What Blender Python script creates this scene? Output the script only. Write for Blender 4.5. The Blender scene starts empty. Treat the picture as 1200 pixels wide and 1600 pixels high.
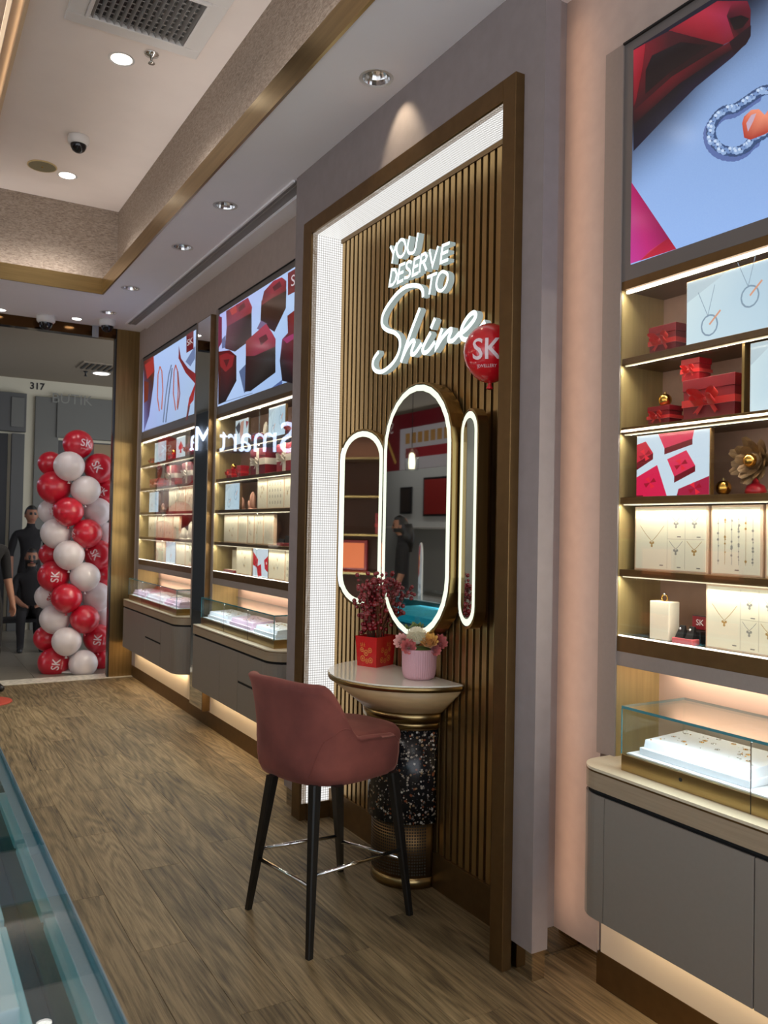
import bpy, bmesh, math, random
from mathutils import Vector, Matrix
random.seed(7)
S = bpy.context.scene
COL = S.collection
PI = math.pi

# ---------------------------------------------------------------- camera
FPX, YAW, PITCH, ROLL = 1300.0, 0.5305, 0.021, 0.0192
EYE = Vector((0, 0, 1.5))
_f = Vector((math.sin(YAW)*math.cos(PITCH), math.cos(YAW)*math.cos(PITCH), math.sin(PITCH)))
_r = Vector((math.cos(YAW), -math.sin(YAW), 0))
_u = _r.cross(_f)
_r2 = _r*math.cos(ROLL) + _u*math.sin(ROLL)
_u2 = -_r*math.sin(ROLL) + _u*math.cos(ROLL)
cam = bpy.data.cameras.new('camera')
cam.sensor_fit = 'VERTICAL'
cam.sensor_height = 36.0
cam.lens = 36.0*FPX/1600.0
cam.clip_start = 0.05
cam.dof.use_dof = True
cam.dof.focus_distance = 3.2
cam.dof.aperture_fstop = 6.5
camo = bpy.data.objects.new('camera', cam)
COL.objects.link(camo)
camo.matrix_world = Matrix(((_r2.x, _u2.x, -_f.x, EYE.x), (_r2.y, _u2.y, -_f.y, EYE.y), (_r2.z, _u2.z, -_f.z, EYE.z), (0, 0, 0, 1)))
S.camera = camo

def at(px, py, ax, v):
    """the point of the plane <ax> = v that a measured photo point stands for"""
    d = _r2*((px-600)/FPX) - _u2*((py-800)/FPX) + _f
    i = 'xyz'.index(ax)
    return EYE + d*((v-EYE[i])/d[i])

# ---------------------------------------------------------------- world and exposure
S.view_settings.view_transform = 'Standard'
S.view_settings.look = 'None'
S.view_settings.gamma = 1.0
S.view_settings.exposure = 0.0
S.view_settings.use_curve_mapping = False
w = bpy.data.worlds.new('world'); S.world = w; w.use_nodes = True
w.node_tree.nodes['Background'].inputs[0].default_value = (0.92, 0.96, 1.04, 1)
w.node_tree.nodes['Background'].inputs[1].default_value = 1.85      # dim shopping-mall ambience reaching in from the open sides

# ---------------------------------------------------------------- materials
def srgb(r, g, b):
    def f(c):
        c /= 255.0
        return c/12.92 if c <= 0.04045 else ((c+0.055)/1.055)**2.4
    return (f(r), f(g), f(b), 1)
MATS = {}
def new_mat(name):
    m = bpy.data.materials.new(name); m.use_nodes = True
    MATS[name] = m
    return m, m.node_tree, m.node_tree.nodes['Principled BSDF']
def pbr(name, col, rough=0.5, metal=0.0, spec=0.5, noise=0.0, nscale=30, bump=0.0, stretch=None, emit=None, estr=0, sheen=0, coat=0, trans=0):
    if name in MATS: return MATS[name]
    m, nt, p = new_mat(name)
    p.inputs['Base Color'].default_value = col
    p.inputs['Roughness'].default_value = rough
    p.inputs['Metallic'].default_value = metal
    p.inputs['Specular IOR Level'].default_value = spec
    if sheen: p.inputs['Sheen Weight'].default_value = sheen; p.inputs['Sheen Roughness'].default_value = 0.4
    if coat: p.inputs['Coat Weight'].default_value = coat; p.inputs['Coat Roughness'].default_value = 0.08
    if emit: p.inputs['Emission Color'].default_value = emit; p.inputs['Emission Strength'].default_value = estr
    if noise or bump:
        g = nt.nodes.new('ShaderNodeNewGeometry')
        mp = nt.nodes.new('ShaderNodeMapping')
        if stretch: mp.inputs['Scale'].default_value = stretch
        nt.links.new(g.outputs['Position'], mp.inputs['Vector'])
        n = nt.nodes.new('ShaderNodeTexNoise'); n.inputs['Scale'].default_value = nscale; n.inputs['Detail'].default_value = 5
        nt.links.new(mp.outputs[0], n.inputs['Vector'])
        if noise:
            r = nt.nodes.new('ShaderNodeValToRGB')
            r.color_ramp.elements[0].position = 0.3; r.color_ramp.elements[1].position = 0.7
            r.color_ramp.elements[0].color = tuple(c*(1-noise) for c in col[:3])+(1,)
            r.color_ramp.elements[1].color = tuple(min(1, c*(1+noise)) for c in col[:3])+(1,)
            nt.links.new(n.outputs['Fac'], r.inputs[0]); nt.links.new(r.outputs[0], p.inputs['Base Color'])
        if bump:
            b = nt.nodes.new('ShaderNodeBump'); b.inputs['Strength'].default_value = bump; b.inputs['Distance'].default_value = 0.002
            nt.links.new(n.outputs['Fac'], b.inputs['Height']); nt.links.new(b.outputs[0], p.inputs['Normal'])
    return m
def emis(name, col, strength):
    if name in MATS: return MATS[name]
    m, nt, p = new_mat(name)
    p.inputs['Base Color'].default_value = (col[0]*.5, col[1]*.5, col[2]*.5, 1)
    p.inputs['Emission Color'].default_value = col
    p.inputs['Emission Strength'].default_value = strength
    return m
def glass(name, tint, reflect=1.0, ior=1.45):
    """thin pane: what is behind it shows through, mirror reflections grow towards grazing angles"""
    m = bpy.data.materials.new(name); m.use_nodes = True; MATS[name] = m
    nt = m.node_tree; nt.nodes.clear()
    o = nt.nodes.new('ShaderNodeOutputMaterial'); t = nt.nodes.new('ShaderNodeBsdfTransparent'); g = nt.nodes.new('ShaderNodeBsdfGlossy')
    x = nt.nodes.new('ShaderNodeMixShader'); lw = nt.nodes.new('ShaderNodeLayerWeight'); pw = nt.nodes.new('ShaderNodeMath'); pw.operation = 'POWER'; pw.inputs[1].default_value = 5.0
    mu = nt.nodes.new('ShaderNodeMath'); mu.operation = 'MULTIPLY_ADD'; mu.use_clamp = True
    lw.inputs['Blend'].default_value = 0.5; mu.inputs[1].default_value = 0.9*reflect; mu.inputs[2].default_value = 0.045*reflect
    t.inputs[0].default_value = tint; g.inputs[0].default_value = (1, 1, 1, 1); g.inputs['Roughness'].default_value = 0.0
    nt.links.new(lw.outputs['Facing'], pw.inputs[0]); nt.links.new(pw.outputs[0], mu.inputs[0]); nt.links.new(mu.outputs[0], x.inputs[0])
    nt.links.new(t.outputs[0], x.inputs[1]); nt.links.new(g.outputs[0], x.inputs[2]); nt.links.new(x.outputs[0], o.inputs[0])
    return m
def printed(name, light):
    """flat print coloured by the 'print' colour attribute; light > 0 for backlit screens"""
    m, nt, p = new_mat(name)
    a = nt.nodes.new('ShaderNodeVertexColor'); a.layer_name = 'print'
    p.inputs['Roughness'].default_value = 0.12 if light else 0.6
    if light:
        n = nt.nodes.new('ShaderNodeTexNoise'); n.inputs['Scale'].default_value = 350
        g = nt.nodes.new('ShaderNodeNewGeometry'); nt.links.new(g.outputs['Position'], n.inputs['Vector'])
        mx = nt.nodes.new('ShaderNodeMix'); mx.data_type = 'RGBA'; mx.blend_type = 'OVERLAY'; mx.inputs['Factor'].default_value = 0.08
        nt.links.new(a.outputs[0], mx.inputs['A']); nt.links.new(n.outputs['Fac'], mx.inputs['B'])
        p.inputs['Base Color'].default_value = (0.01, 0.01, 0.01, 1)
        nt.links.new(mx.outputs['Result'], p.inputs['Emission Color']); p.inputs['Emission Strength'].default_value = light
    else:
        nt.links.new(a.outputs[0], p.inputs['Base Color'])
    return m

M_PILLAR = pbr('aged_brass_pillar', srgb(146, 120, 78), 0.36, 1.0, noise=0.18, nscale=50, stretch=(1, 1, 0.04))
M_WALL = pbr('taupe_plaster', srgb(142, 131, 129), 0.85, noise=0.05, nscale=18, bump=0.15)
M_NICHE = pbr('pale_plaster', srgb(176, 160, 150), 0.85, noise=0.04, nscale=18, bump=0.15)
M_WHITE = pbr('ceiling_white', srgb(250, 247, 250), 0.8, noise=0.015, nscale=4)
M_UPPER = pbr('ceiling_warm_white', srgb(240, 228, 220), 0.8, noise=0.02, nscale=4)
M_BRASS = pbr('brushed_brass', srgb(172, 148, 102), 0.3, 1.0, noise=0.12, nscale=60, stretch=(1, 1, 0.03))
M_BRASSH = pbr('brushed_brass_horizontal', srgb(172, 148, 102), 0.28, 1.0, noise=0.12, nscale=60, stretch=(0.03, 0.03, 1))
M_BRONZE = pbr('dark_bronze', srgb(118, 92, 58), 0.42, 0.85, noise=0.08, nscale=25)
M_SLAT = pbr('bronze_slat_paint', srgb(180, 148, 98), 0.29, 0.92, noise=0.1, nscale=40, stretch=(1, 1, 0.05))
M_BLACKGAP = pbr('black_joint', (0.006, 0.006, 0.006, 1), 0.8)
M_TAUPE = pbr('taupe_laminate', srgb(136, 124, 116), 0.55, noise=0.03, nscale=80)
M_CAB = pbr('grey_laminate', srgb(134, 126, 117), 0.5, noise=0.02, nscale=90)
M_BEZEL = pbr('grey_metal_bezel', srgb(112, 107, 104), 0.4, 0.3)
M_CREAM = pbr('cream_laminate', srgb(214, 202, 176), 0.35, noise=0.03, nscale=120)
M_TAN = pbr('tan_laminate_edge', srgb(158, 140, 116), 0.5, noise=0.08, nscale=60, stretch=(.1, .1, 3))
M_SIDE = pbr('satin_brass_side', srgb(186, 166, 116), 0.42, 0.55, noise=0.1, nscale=60, stretch=(1, 1, 0.05))
M_COPPER = pbr('copper_back_panel', srgb(176, 140, 120), 0.5, 0.1, noise=0.05)
M_PINKBACK = pbr('peach_back_panel', srgb(222, 188, 166), 0.6)
M_GLOW = pbr('cream_kick_panel', srgb(232, 214, 188), 0.6)
M_MIRROR = pbr('mirror_silver', (0.82, 0.85, 0.84, 1), 0.02, 1.0)
M_MIRRORDIM = pbr('bronze_tinted_mirror', (0.62, 0.56, 0.48, 1), 0.03, 1.0)
M_GLASS = glass('clear_glass', (0.93, 0.97, 0.96, 1))
M_DOORGLASS = glass('cabinet_door_glass', (0.97, 0.98, 0.97, 1), 1.0)
M_GEDGE = pbr('green_glass_edge', srgb(70, 132, 142), 0.12)
M_LED = emis('led_white_strip', (1, 0.93, 0.8, 1), 3.5)
M_MESHGLOW = None
M_CHROME = pbr('chrome', (0.75, 0.75, 0.75, 1), 0.12, 1.0)
M_BLACK = pbr('black_plastic', (0.012, 0.012, 0.013, 1), 0.35)
M_BLACKWOOD = pbr('black_stained_wood', (0.008, 0.0075, 0.007, 1), 0.4, noise=0.3, nscale=50, stretch=(1, 1, .1))
M_WHITEPL = pbr('white_plastic', srgb(222, 218, 214), 0.4)
M_LAMP = emis('lamp_disc', (1, 0.96, 0.9, 1), 7.0)
M_GREY = pbr('grey_metal', srgb(164, 160, 156), 0.4, 0.3)
M_TRAY = pbr('white_leatherette', srgb(232, 234, 240), 0.5)
M_PINKTRAY = pbr('pink_leatherette', srgb(226, 196, 214), 0.5)
M_RED = pbr('red_gift_paper', srgb(168, 16, 32), 0.35, coat=0.3)
M_DRED = pbr('dark_red_gift_paper', srgb(124, 14, 30), 0.4, coat=0.2)
M_RIBBON = pbr('red_satin_ribbon', srgb(206, 40, 40), 0.3, sheen=0.4)
M_CRIBBON = pbr('cream_satin_ribbon', srgb(232, 222, 206), 0.35)
M_GOLD = pbr('polished_gold', srgb(226, 176, 84), 0.18, 1.0)
M_BOARD = pbr('cream_display_board', srgb(236, 230, 208), 0.6)
M_BOARDEDGE = pbr('peach_display_rim', srgb(226, 196, 166), 0.6)
M_PRINT = printed('flat_print', 0)
M_SCREEN = printed('backlit_print', 1.0)
M_SCREEN2 = printed('backlit_print_dim', 0.72)

# perforated white metal lit from behind
m, nt, p = new_mat('perforated_light_panel')
g = nt.nodes.new('ShaderNodeNewGeometry'); v = nt.nodes.new('ShaderNodeTexVoronoi'); v.inputs['Scale'].default_value = 80; v.inputs['Randomness'].default_value = 0.0
v.voronoi_dimensions = '2D'
sx_ = nt.nodes.new('ShaderNodeSeparateXYZ'); nt.links.new(g.outputs['Position'], sx_.inputs[0])
ay_ = nt.nodes.new('ShaderNodeMath'); ay_.operation = 'ADD'; nt.links.new(sx_.outputs['Y'], ay_.inputs[0]); nt.links.new(sx_.outputs['Z'], ay_.inputs[1])
cx_ = nt.nodes.new('ShaderNodeCombineXYZ'); nt.links.new(sx_.outputs['X'], cx_.inputs['X']); nt.links.new(ay_.outputs[0], cx_.inputs['Y'])
nt.links.new(cx_.outputs[0], v.inputs['Vector'])
r = nt.nodes.new('ShaderNodeValToRGB'); r.color_ramp.elements[0].position = 0.3; r.color_ramp.elements[1].position = 0.45
r.color_ramp.elements[0].color = (1, .99, .97, 1); r.color_ramp.elements[1].color = (0.40, 0.395, 0.38, 1)
nt.links.new(v.outputs['Distance'], r.inputs[0]); nt.links.new(r.outputs[0], p.inputs['Emission Color'])
p.inputs['Emission Strength'].default_value = 1.12; p.inputs['Base Color'].default_value = (.2, .2, .2, 1)
M_MESHGLOW = m

# wooden floor planks
m, nt, p = new_mat('oak_vinyl_plank')
g = nt.nodes.new('ShaderNodeNewGeometry'); oi = nt.nodes.new('ShaderNodeObjectInfo')
vm = nt.nodes.new('ShaderNodeVectorMath'); vm.operation = 'SCALE'; vm.inputs['Scale'].default_value = 37.0
cmb = nt.nodes.new('ShaderNodeCombineXYZ')
for k in ('X', 'Y', 'Z'): nt.links.new(oi.outputs['Random'], cmb.inputs[k])
nt.links.new(cmb.outputs[0], vm.inputs[0])
ad = nt.nodes.new('ShaderNodeVectorMath'); ad.operation = 'ADD'
nt.links.new(g.outputs['Position'], ad.inputs[0]); nt.links.new(vm.outputs[0], ad.inputs[1])
def mapped(scale):
    q = nt.nodes.new('ShaderNodeMapping'); q.inputs['Scale'].default_value = scale
    nt.links.new(ad.outputs[0], q.inputs['Vector']); return q.outputs[0]
n1 = nt.nodes.new('ShaderNodeTexNoise'); n1.inputs['Scale'].default_value = 1.0; n1.inputs['Detail'].default_value = 8; n1.inputs['Roughness'].default_value = 0.72; n1.inputs['Distortion'].default_value = 0.6
nt.links.new(mapped((120, 4.0, 1)), n1.inputs['Vector'])
nb = nt.nodes.new('ShaderNodeTexNoise'); nb.inputs['Scale'].default_value = 1.0; nb.inputs['Detail'].default_value = 2; nb.inputs['Roughness'].default_value = 0.45
nt.links.new(mapped((5.5, .55, 1)), nb.inputs['Vector'])
ml = nt.nodes.new('ShaderNodeMath'); ml.operation = 'MULTIPLY'; ml.inputs[1].default_value = 95.0
nt.links.new(nb.outputs['Fac'], ml.inputs[0])
sn_ = nt.nodes.new('ShaderNodeMath'); sn_.operation = 'SINE'; nt.links.new(ml.outputs[0], sn_.inputs[0])
n2 = nt.nodes.new('ShaderNodeMapRange'); n2.inputs['From Min'].default_value = -1.0; n2.inputs['From Max'].default_value = 1.0     # contour-like annual rings
nt.links.new(sn_.outputs[0], n2.inputs['Value'])
n3 = nt.nodes.new('ShaderNodeTexNoise'); n3.inputs['Scale'].default_value = 1.0; n3.inputs['Detail'].default_value = 3
nt.links.new(mapped((5, 1.2, 1)), n3.inputs['Vector'])
mx1 = nt.nodes.new('ShaderNodeMix'); mx1.data_type = 'FLOAT'; mx1.inputs['Factor'].default_value = 0.12
nt.links.new(n1.outputs['Fac'], mx1.inputs['A']); nt.links.new(n2.outputs[0], mx1.inputs['B'])
mx2 = nt.nodes.new('ShaderNodeMix'); mx2.data_type = 'FLOAT'; mx2.inputs['Factor'].default_value = 0.3
nt.links.new(mx1.outputs['Result'], mx2.inputs['A']); nt.links.new(n3.outputs['Fac'], mx2.inputs['B'])
rp = nt.nodes.new('ShaderNodeValToRGB')
rp.color_ramp.elements[0].position = 0.35; rp.color_ramp.elements[0].color = srgb(58, 48, 36)
rp.color_ramp.elements[1].position = 0.61; rp.color_ramp.elements[1].color = srgb(146, 126, 94)
e = rp.color_ramp.elements.new(0.46); e.color = srgb(104, 88, 62)
nt.links.new(mx2.outputs['Result'], rp.inputs[0])
hv = nt.nodes.new('ShaderNodeHueSaturation'); mr = nt.nodes.new('ShaderNodeMapRange')
mr.inputs['To Min'].default_value = 0.86; mr.inputs['To Max'].default_value = 1.12
nt.links.new(oi.outputs['Random'], mr.inputs['Value']); nt.links.new(mr.outputs[0], hv.inputs['Value'])
nt.links.new(rp.outputs[0], hv.inputs['Color']); nt.links.new(hv.outputs[0], p.inputs['Base Color'])
p.inputs['Roughness'].default_value = 0.58
p.inputs['Specular IOR Level'].default_value = 0.35
bp = nt.nodes.new('ShaderNodeBump'); bp.inputs['Strength'].default_value = 0.2; bp.inputs['Distance'].default_value = 0.001
nt.links.new(n1.outputs['Fac'], bp.inputs['Height']); nt.links.new(bp.outputs[0], p.inputs['Normal'])
M_PLANK = m

# terrazzo
m, nt, p = new_mat('dark_terrazzo')
g = nt.nodes.new('ShaderNodeNewGeometry'); v = nt.nodes.new('ShaderNodeTexVoronoi'); v.inputs['Scale'].default_value = 100
nt.links.new(g.outputs['Position'], v.inputs['Vector'])
sp = nt.nodes.new('ShaderNodeSeparateColor'); nt.links.new(v.outputs['Color'], sp.inputs[0])
ch = nt.nodes.new('ShaderNodeMath'); ch.operation = 'MULTIPLY'      # chip size varies per cell
ch.inputs[1].default_value = 0.7; nt.links.new(sp.outputs[0], ch.inputs[0])
lt = nt.nodes.new('ShaderNodeMath'); lt.operation = 'LESS_THAN'; nt.links.new(v.outputs['Distance'], lt.inputs[0]); nt.links.new(ch.outputs[0], lt.inputs[1])
cr = nt.nodes.new('ShaderNodeValToRGB'); cr.color_ramp.interpolation = 'CONSTANT'
cr.color_ramp.elements[0].position = 0; cr.color_ramp.elements[0].color = srgb(30, 32, 36)
cr.color_ramp.elements[1].position = 0.35; cr.color_ramp.elements[1].color = srgb(120, 112, 104)
for pos, c in ((0.55, srgb(196, 186, 168)), (0.72, srgb(150, 88, 58)), (0.82, srgb(168, 140, 104)), (0.92, srgb(222, 216, 204))):
    e = cr.color_ramp.elements.new(pos); e.color = c
nt.links.new(sp.outputs[1], cr.inputs[0])
mx = nt.nodes.new('ShaderNodeMix'); mx.data_type = 'RGBA'; mx.inputs['A'].default_value = srgb(26, 28, 32)
nt.links.new(lt.outputs[0], mx.inputs['Factor']); nt.links.new(cr.outputs[0], mx.inputs['B']); nt.links.new(mx.outputs['Result'], p.inputs['Base Color'])
p.inputs['Roughness'].default_value = 0.22
M_TERRAZZO = m

# woven wallpaper of the ceiling tray
m, nt, p = new_mat('woven_wallpaper')
g = nt.nodes.new('ShaderNodeNewGeometry'); mp = nt.nodes.new('ShaderNodeMapping'); mp.inputs['Scale'].default_value = (36, 36, 130)
nt.links.new(g.outputs['Position'], mp.inputs['Vector'])
n = nt.nodes.new('ShaderNodeTexNoise'); n.inputs['Scale'].default_value = 1; n.inputs['Detail'].default_value = 4; n.inputs['Distortion'].default_value = 1.0
nt.links.new(mp.outputs[0], n.inputs['Vector'])
r = nt.nodes.new('ShaderNodeValToRGB'); r.color_ramp.elements[0].position = .36; r.color_ramp.elements[1].position = .64
r.color_ramp.elements[0].color = srgb(132, 116, 102); r.color_ramp.elements[1].color = srgb(172, 156, 140)
nt.links.new(n.outputs['Fac'], r.inputs[0]); nt.links.new(r.outputs[0], p.inputs['Base Color']); p.inputs['Roughness'].default_value = .8
b = nt.nodes.new('ShaderNodeBump'); b.inputs['Strength'].default_value = .5; b.inputs['Distance'].default_value = .004
nt.links.new(n.outputs['Fac'], b.inputs['Height']); nt.links.new(b.outputs[0], p.inputs['Normal'])
M_WEAVE = m

# ---------------------------------------------------------------- mesh helpers
class MB:
    def __init__(s, M=None): s.v = []; s.f = []; s.m = []; s.M = M; s.smooth = []
    def add(s, vs, fs, mi=0, smooth=False):
        b = len(s.v)
        s.v += [tuple(s.M @ Vector(v)) if s.M else tuple(v) for v in vs]
        for f in fs: s.f.append([i+b for i in f]); s.m.append(mi); s.smooth.append(smooth)
        return s
    def box(s, x0, x1, y0, y1, z0, z1, mi=0):
        x0, x1 = sorted((x0, x1)); y0, y1 = sorted((y0, y1)); z0, z1 = sorted((z0, z1))
        vs = [(x0, y0, z0), (x1, y0, z0), (x1, y1, z0), (x0, y1, z0), (x0, y0, z1), (x1, y0, z1), (x1, y1, z1), (x0, y1, z1)]
        return s.add(vs, [(0, 3, 2, 1), (4, 5, 6, 7), (0, 1, 5, 4), (1, 2, 6, 5), (2, 3, 7, 6), (3, 0, 4, 7)], mi)
    def bbox(s, x0, x1, y0, y1, z0, z1, b=0.004, mi=0):
        """box with chamfered edges"""
        x0, x1 = sorted((x0, x1)); y0, y1 = sorted((y0, y1)); z0, z1 = sorted((z0, z1))
        bm = bmesh.new()
        vs = [bm.verts.new(c) for c in [(x0, y0, z0), (x1, y0, z0), (x1, y1, z0), (x0, y1, z0), (x0, y0, z1), (x1, y0, z1), (x1, y1, z1), (x0, y1, z1)]]
        for f in [(0, 3, 2, 1), (4, 5, 6, 7), (0, 1, 5, 4), (1, 2, 6, 5), (2, 3, 7, 6), (3, 0, 4, 7)]: bm.faces.new([vs[i] for i in f])
        bmesh.ops.bevel(bm, geom=bm.edges[:], offset=b, segments=2, affect='EDGES', profile=0.5)
        bm.verts.index_update()
        s.add([v.co[:] for v in bm.verts], [[v.index for v in f.verts] for f in bm.faces], mi); bm.free(); return s
    def prism(s, poly, z0, z1, axis='z', mi=0, smooth=False):
        """poly in the two other axes (order x,y / x,z / y,z)"""
        n = len(poly)
        def pt(a, b, c): return (a, b, c) if axis == 'z' else ((a, c, b) if axis == 'y' else (c, a, b))
        vs = [pt(a, b, z0) for a, b in poly]+[pt(a, b, z1) for a, b in poly]
        s.add(vs, [list(range(n))[::-1], list(range(n, 2*n))], mi)
        b0 = len(s.v)-2*n
        for i in range(n): s.f.append([b0+i, b0+(i+1) % n, b0+n+(i+1) % n, b0+n+i]); s.m.append(mi); s.smooth.append(smooth)
        return s
    def lathe(s, prof, c=(0, 0, 0), seg=24, a0=0.0, a1=2*PI, mi=0, smooth=True, rip=0, ripn=0):
        full = abs(a1-a0-2*PI) < 1e-6
        n = seg if full else seg+1
        vs = []; fs = []
        for (r, z) in prof:
            for i in range(n):
                a = a0+(a1-a0)*i/seg
                rr = r*(1+rip*math.cos(ripn*a)) if rip else r
                vs.append((c[0]+rr*math.cos(a), c[1]+rr*math.sin(a), c[2]+z))
        for j in range(len(prof)-1):
            for i in range(seg if full else seg):
                k = (i+1) % n
                fs.append((j*n+i, j*n+k, (j+1)*n+k, (j+1)*n+i))
        return s.add(vs, fs, mi, smooth)
    def tube(s, pts, r, seg=8, mi=0, cap=True):
        pts = [Vector(p) for p in pts]
        rs = r if isinstance(r, (list, tuple)) else [r]*len(pts)
        vs = []; fs = []; up = None
        for i, p in enumerate(pts):
            t = (pts[min(i+1, len(pts)-1)]-pts[max(i-1, 0)]).normalized()
            if up is None: up = t.orthogonal().normalized()
            else: up = (up-t*up.dot(t)).normalized()
            bn = t.cross(up)
            for k in range(seg):
                a = 2*PI*k/seg; vs.append(p+(up*math.cos(a)+bn*math.sin(a))*rs[i])
        for i in range(len(pts)-1):
            for k in range(seg): fs.append((i*seg+k, i*seg+(k+1) % seg, (i+1)*seg+(k+1) % seg, (i+1)*seg+k))
        s.add(vs, fs, mi, True)
        if cap: s.add(vs[:seg], [list(range(seg))[::-1]], mi); s.add(vs[-seg:], [list(range(seg))], mi)
        return s
    def sphere(s, c, r, seg=16, ring=10, mi=0, sc=(1, 1, 1)):
        prof = [(max(1e-5, math.sin(PI*j/ring)), -math.cos(PI*j/ring)) for j in range(ring+1)]
        vs = []; fs = []
        for (a, z) in prof:
            for i in range(seg):
                t = 2*PI*i/seg; vs.append((c[0]+r*sc[0]*a*math.cos(t), c[1]+r*sc[1]*a*math.sin(t), c[2]+r*sc[2]*z))
        for j in range(ring):
            for i in range(seg): fs.append((j*seg+i, j*seg+(i+1) % seg, (j+1)*seg+(i+1) % seg, (j+1)*seg+i))
        return s.add(vs, fs, mi, True)
    def build(s, name, mats, parent=None, kind=None):
        me = bpy.data.meshes.new(name)
        me.from_pydata(s.v, [], s.f)
        if not isinstance(mats, (list, tuple)): mats = [mats]
        for k in mats: me.materials.append(k)
        me.polygons.foreach_set('material_index', s.m); me.polygons.foreach_set('use_smooth', s.smooth)
        me.update()
        bm = bmesh.new(); bm.from_mesh(me); bmesh.ops.remove_doubles(bm, verts=bm.verts, dist=1e-6) if len(s.v) < 20000 else None
        bmesh.ops.recalc_face_normals(bm, faces=bm.faces); bm.to_mesh(me); bm.free()
        o = bpy.data.objects.new(name, me); COL.objects.link(o)
        if parent is not None: attach(o, parent)
        if kind: o['kind'] = kind
        return o
def attach(o, parent):
    def world(q):
        M = Matrix.Translation(q.location) @ q.rotation_euler.to_matrix().to_4x4()
        return world(q.parent) @ q.matrix_parent_inverse @ M if q.parent else M
    o.parent = parent
    o.matrix_parent_inverse = world(parent).inverted()
def tag(o, label, cat, group=None):
    o['label'] = label; o['category'] = cat
    if group: o['group'] = group
    return o
def thing(name, label, cat, loc=(0, 0, 0), group=None):
    o = bpy.data.objects.new(name, None); COL.objects.link(o); o.empty_display_size = 0.05
    o.location = loc
    return tag(o, label, cat, group)
def struct(o): o['kind'] = 'structure'; return o
def box(name, mat, parent, *a, b=0):
    m_ = MB()
    m_.bbox(*a, b=b) if b else m_.box(*a)
    return m_.build(name, mat, parent)
def text_geo(body, size, shear=0.0, bold=0.0, cuts=0):
    """triangles of a word, origin centred"""
    cu = bpy.data.curves.new('t', 'FONT'); cu.body = body; cu.size = size; cu.align_x = 'CENTER'; cu.align_y = 'CENTER'; cu.shear = shear; cu.offset = bold; cu.resolution_u = 3
    o = bpy.data.objects.new('t', cu); COL.objects.link(o)
    me = bpy.data.meshes.new_from_object(o)
    bm = bmesh.new(); bm.from_mesh(me); bmesh.ops.triangulate(bm, faces=bm.faces)
    if cuts: bmesh.ops.subdivide_edges(bm, edges=bm.edges[:], cuts=cuts, use_grid_fill=True); bmesh.ops.triangulate(bm, faces=bm.faces)
    bm.verts.index_update()
    vs = [(v.co.x, v.co.y) for v in bm.verts]; fs = [[v.index for v in f.verts] for f in bm.faces]
    bm.free(); bpy.data.objects.remove(o); bpy.data.curves.remove(cu); bpy.data.meshes.remove(me)
    return vs, fs
class Art:
    """flat print on a plane: layered polygons; frame(a, b, lift) -> point"""
    def __init__(s, frame): s.fr = frame; s.v = []; s.f = []; s.c = []; s.n = 0
    def poly(s, pts, col, cols=None):
        s.n += 1; b = len(s.v); h = 0.00004*s.n
        for i, (a, c) in enumerate(pts): s.v.append(tuple(s.fr(a, c, h))); s.c.append(cols[i] if cols else col)
        s.f.append(list(range(b, b+len(pts)))); return s
    def tri(s, vs, fs, col):
        s.n += 1; b = len(s.v); h = 0.00004*s.n
        for (a, c) in vs: s.v.append(tuple(s.fr(a, c, h))); s.c.append(col)
        for f in fs: s.f.append([i+b for i in f])
        return s
    def line(s, pts, wd, col, closed=False):
        q = list(pts)+([pts[0]] if closed else [])
        s.n += 1; h = 0.00004*s.n
        for i in range(len(q)-1):
            (ax, ay), (bx, by) = q[i], q[i+1]; L = math.hypot(bx-ax, by-ay) or 1e-6; nx, ny = -(by-ay)/L*wd/2, (bx-ax)/L*wd/2
            b = len(s.v)
            for (a, c) in ((ax+nx, ay+ny), (bx+nx, by+ny), (bx-nx, by-ny), (ax-nx, ay-ny)): s.v.append(tuple(s.fr(a, c, h))); s.c.append(col)
            s.f.append([b, b+1, b+2, b+3])
        return s
    def dot(s, a, c, r, col, n=8, ry=None):
        return s.poly([(a+r*math.cos(2*PI*i/n), c+(ry or r)*math.sin(2*PI*i/n)) for i in range(n)], col)
    def build(s, name, mat, parent):
        me = bpy.data.meshes.new(name); me.from_pydata(s.v, [], s.f)
        ca = me.color_attributes.new('print', 'FLOAT_COLOR', 'POINT')
        for i, c in enumerate(s.c): ca.data[i].color = c
        me.materials.append(mat)
        bm = bmesh.new(); bm.from_mesh(me); bmesh.ops.triangulate(bm, faces=[f for f in bm.faces if len(f.verts) > 4]); bm.to_mesh(me); bm.free()
        o = bpy.data.objects.new(name, me); COL.objects.link(o)
        if parent is not None: attach(o, parent)
        return o
def px_frame(x):
    """frame for prints traced on the wall plane at depth x (facing the room)"""
    def fr(a, c, h):
        q = at(a, c, 'x', x); return (x-h, q.y, q.z)
    return fr
def yz_frame(x):
    return lambda a, c, h: (x-h, a, c)
def smooth_path(pts, n=5, closed=False):
    out = []
    P = list(pts); L = len(P)
    for i in range(L if closed else L-1):
        g = lambda k: Vector(P[k % L]) if closed else Vector(P[max(0, min(L-1, k))])
        p0, p1, p2, p3 = g(i-1), g(i), g(i+1), g(i+2)
        for k in range(n):
            t = k/n
            out.append(0.5*((2*p1)+(-p0+p2)*t+(2*p0-5*p1+4*p2-p3)*t*t+(-p0+3*p1-3*p2+p3)*t**3))
    if not closed: out.append(Vector(P[-1]))
    return out
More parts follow.
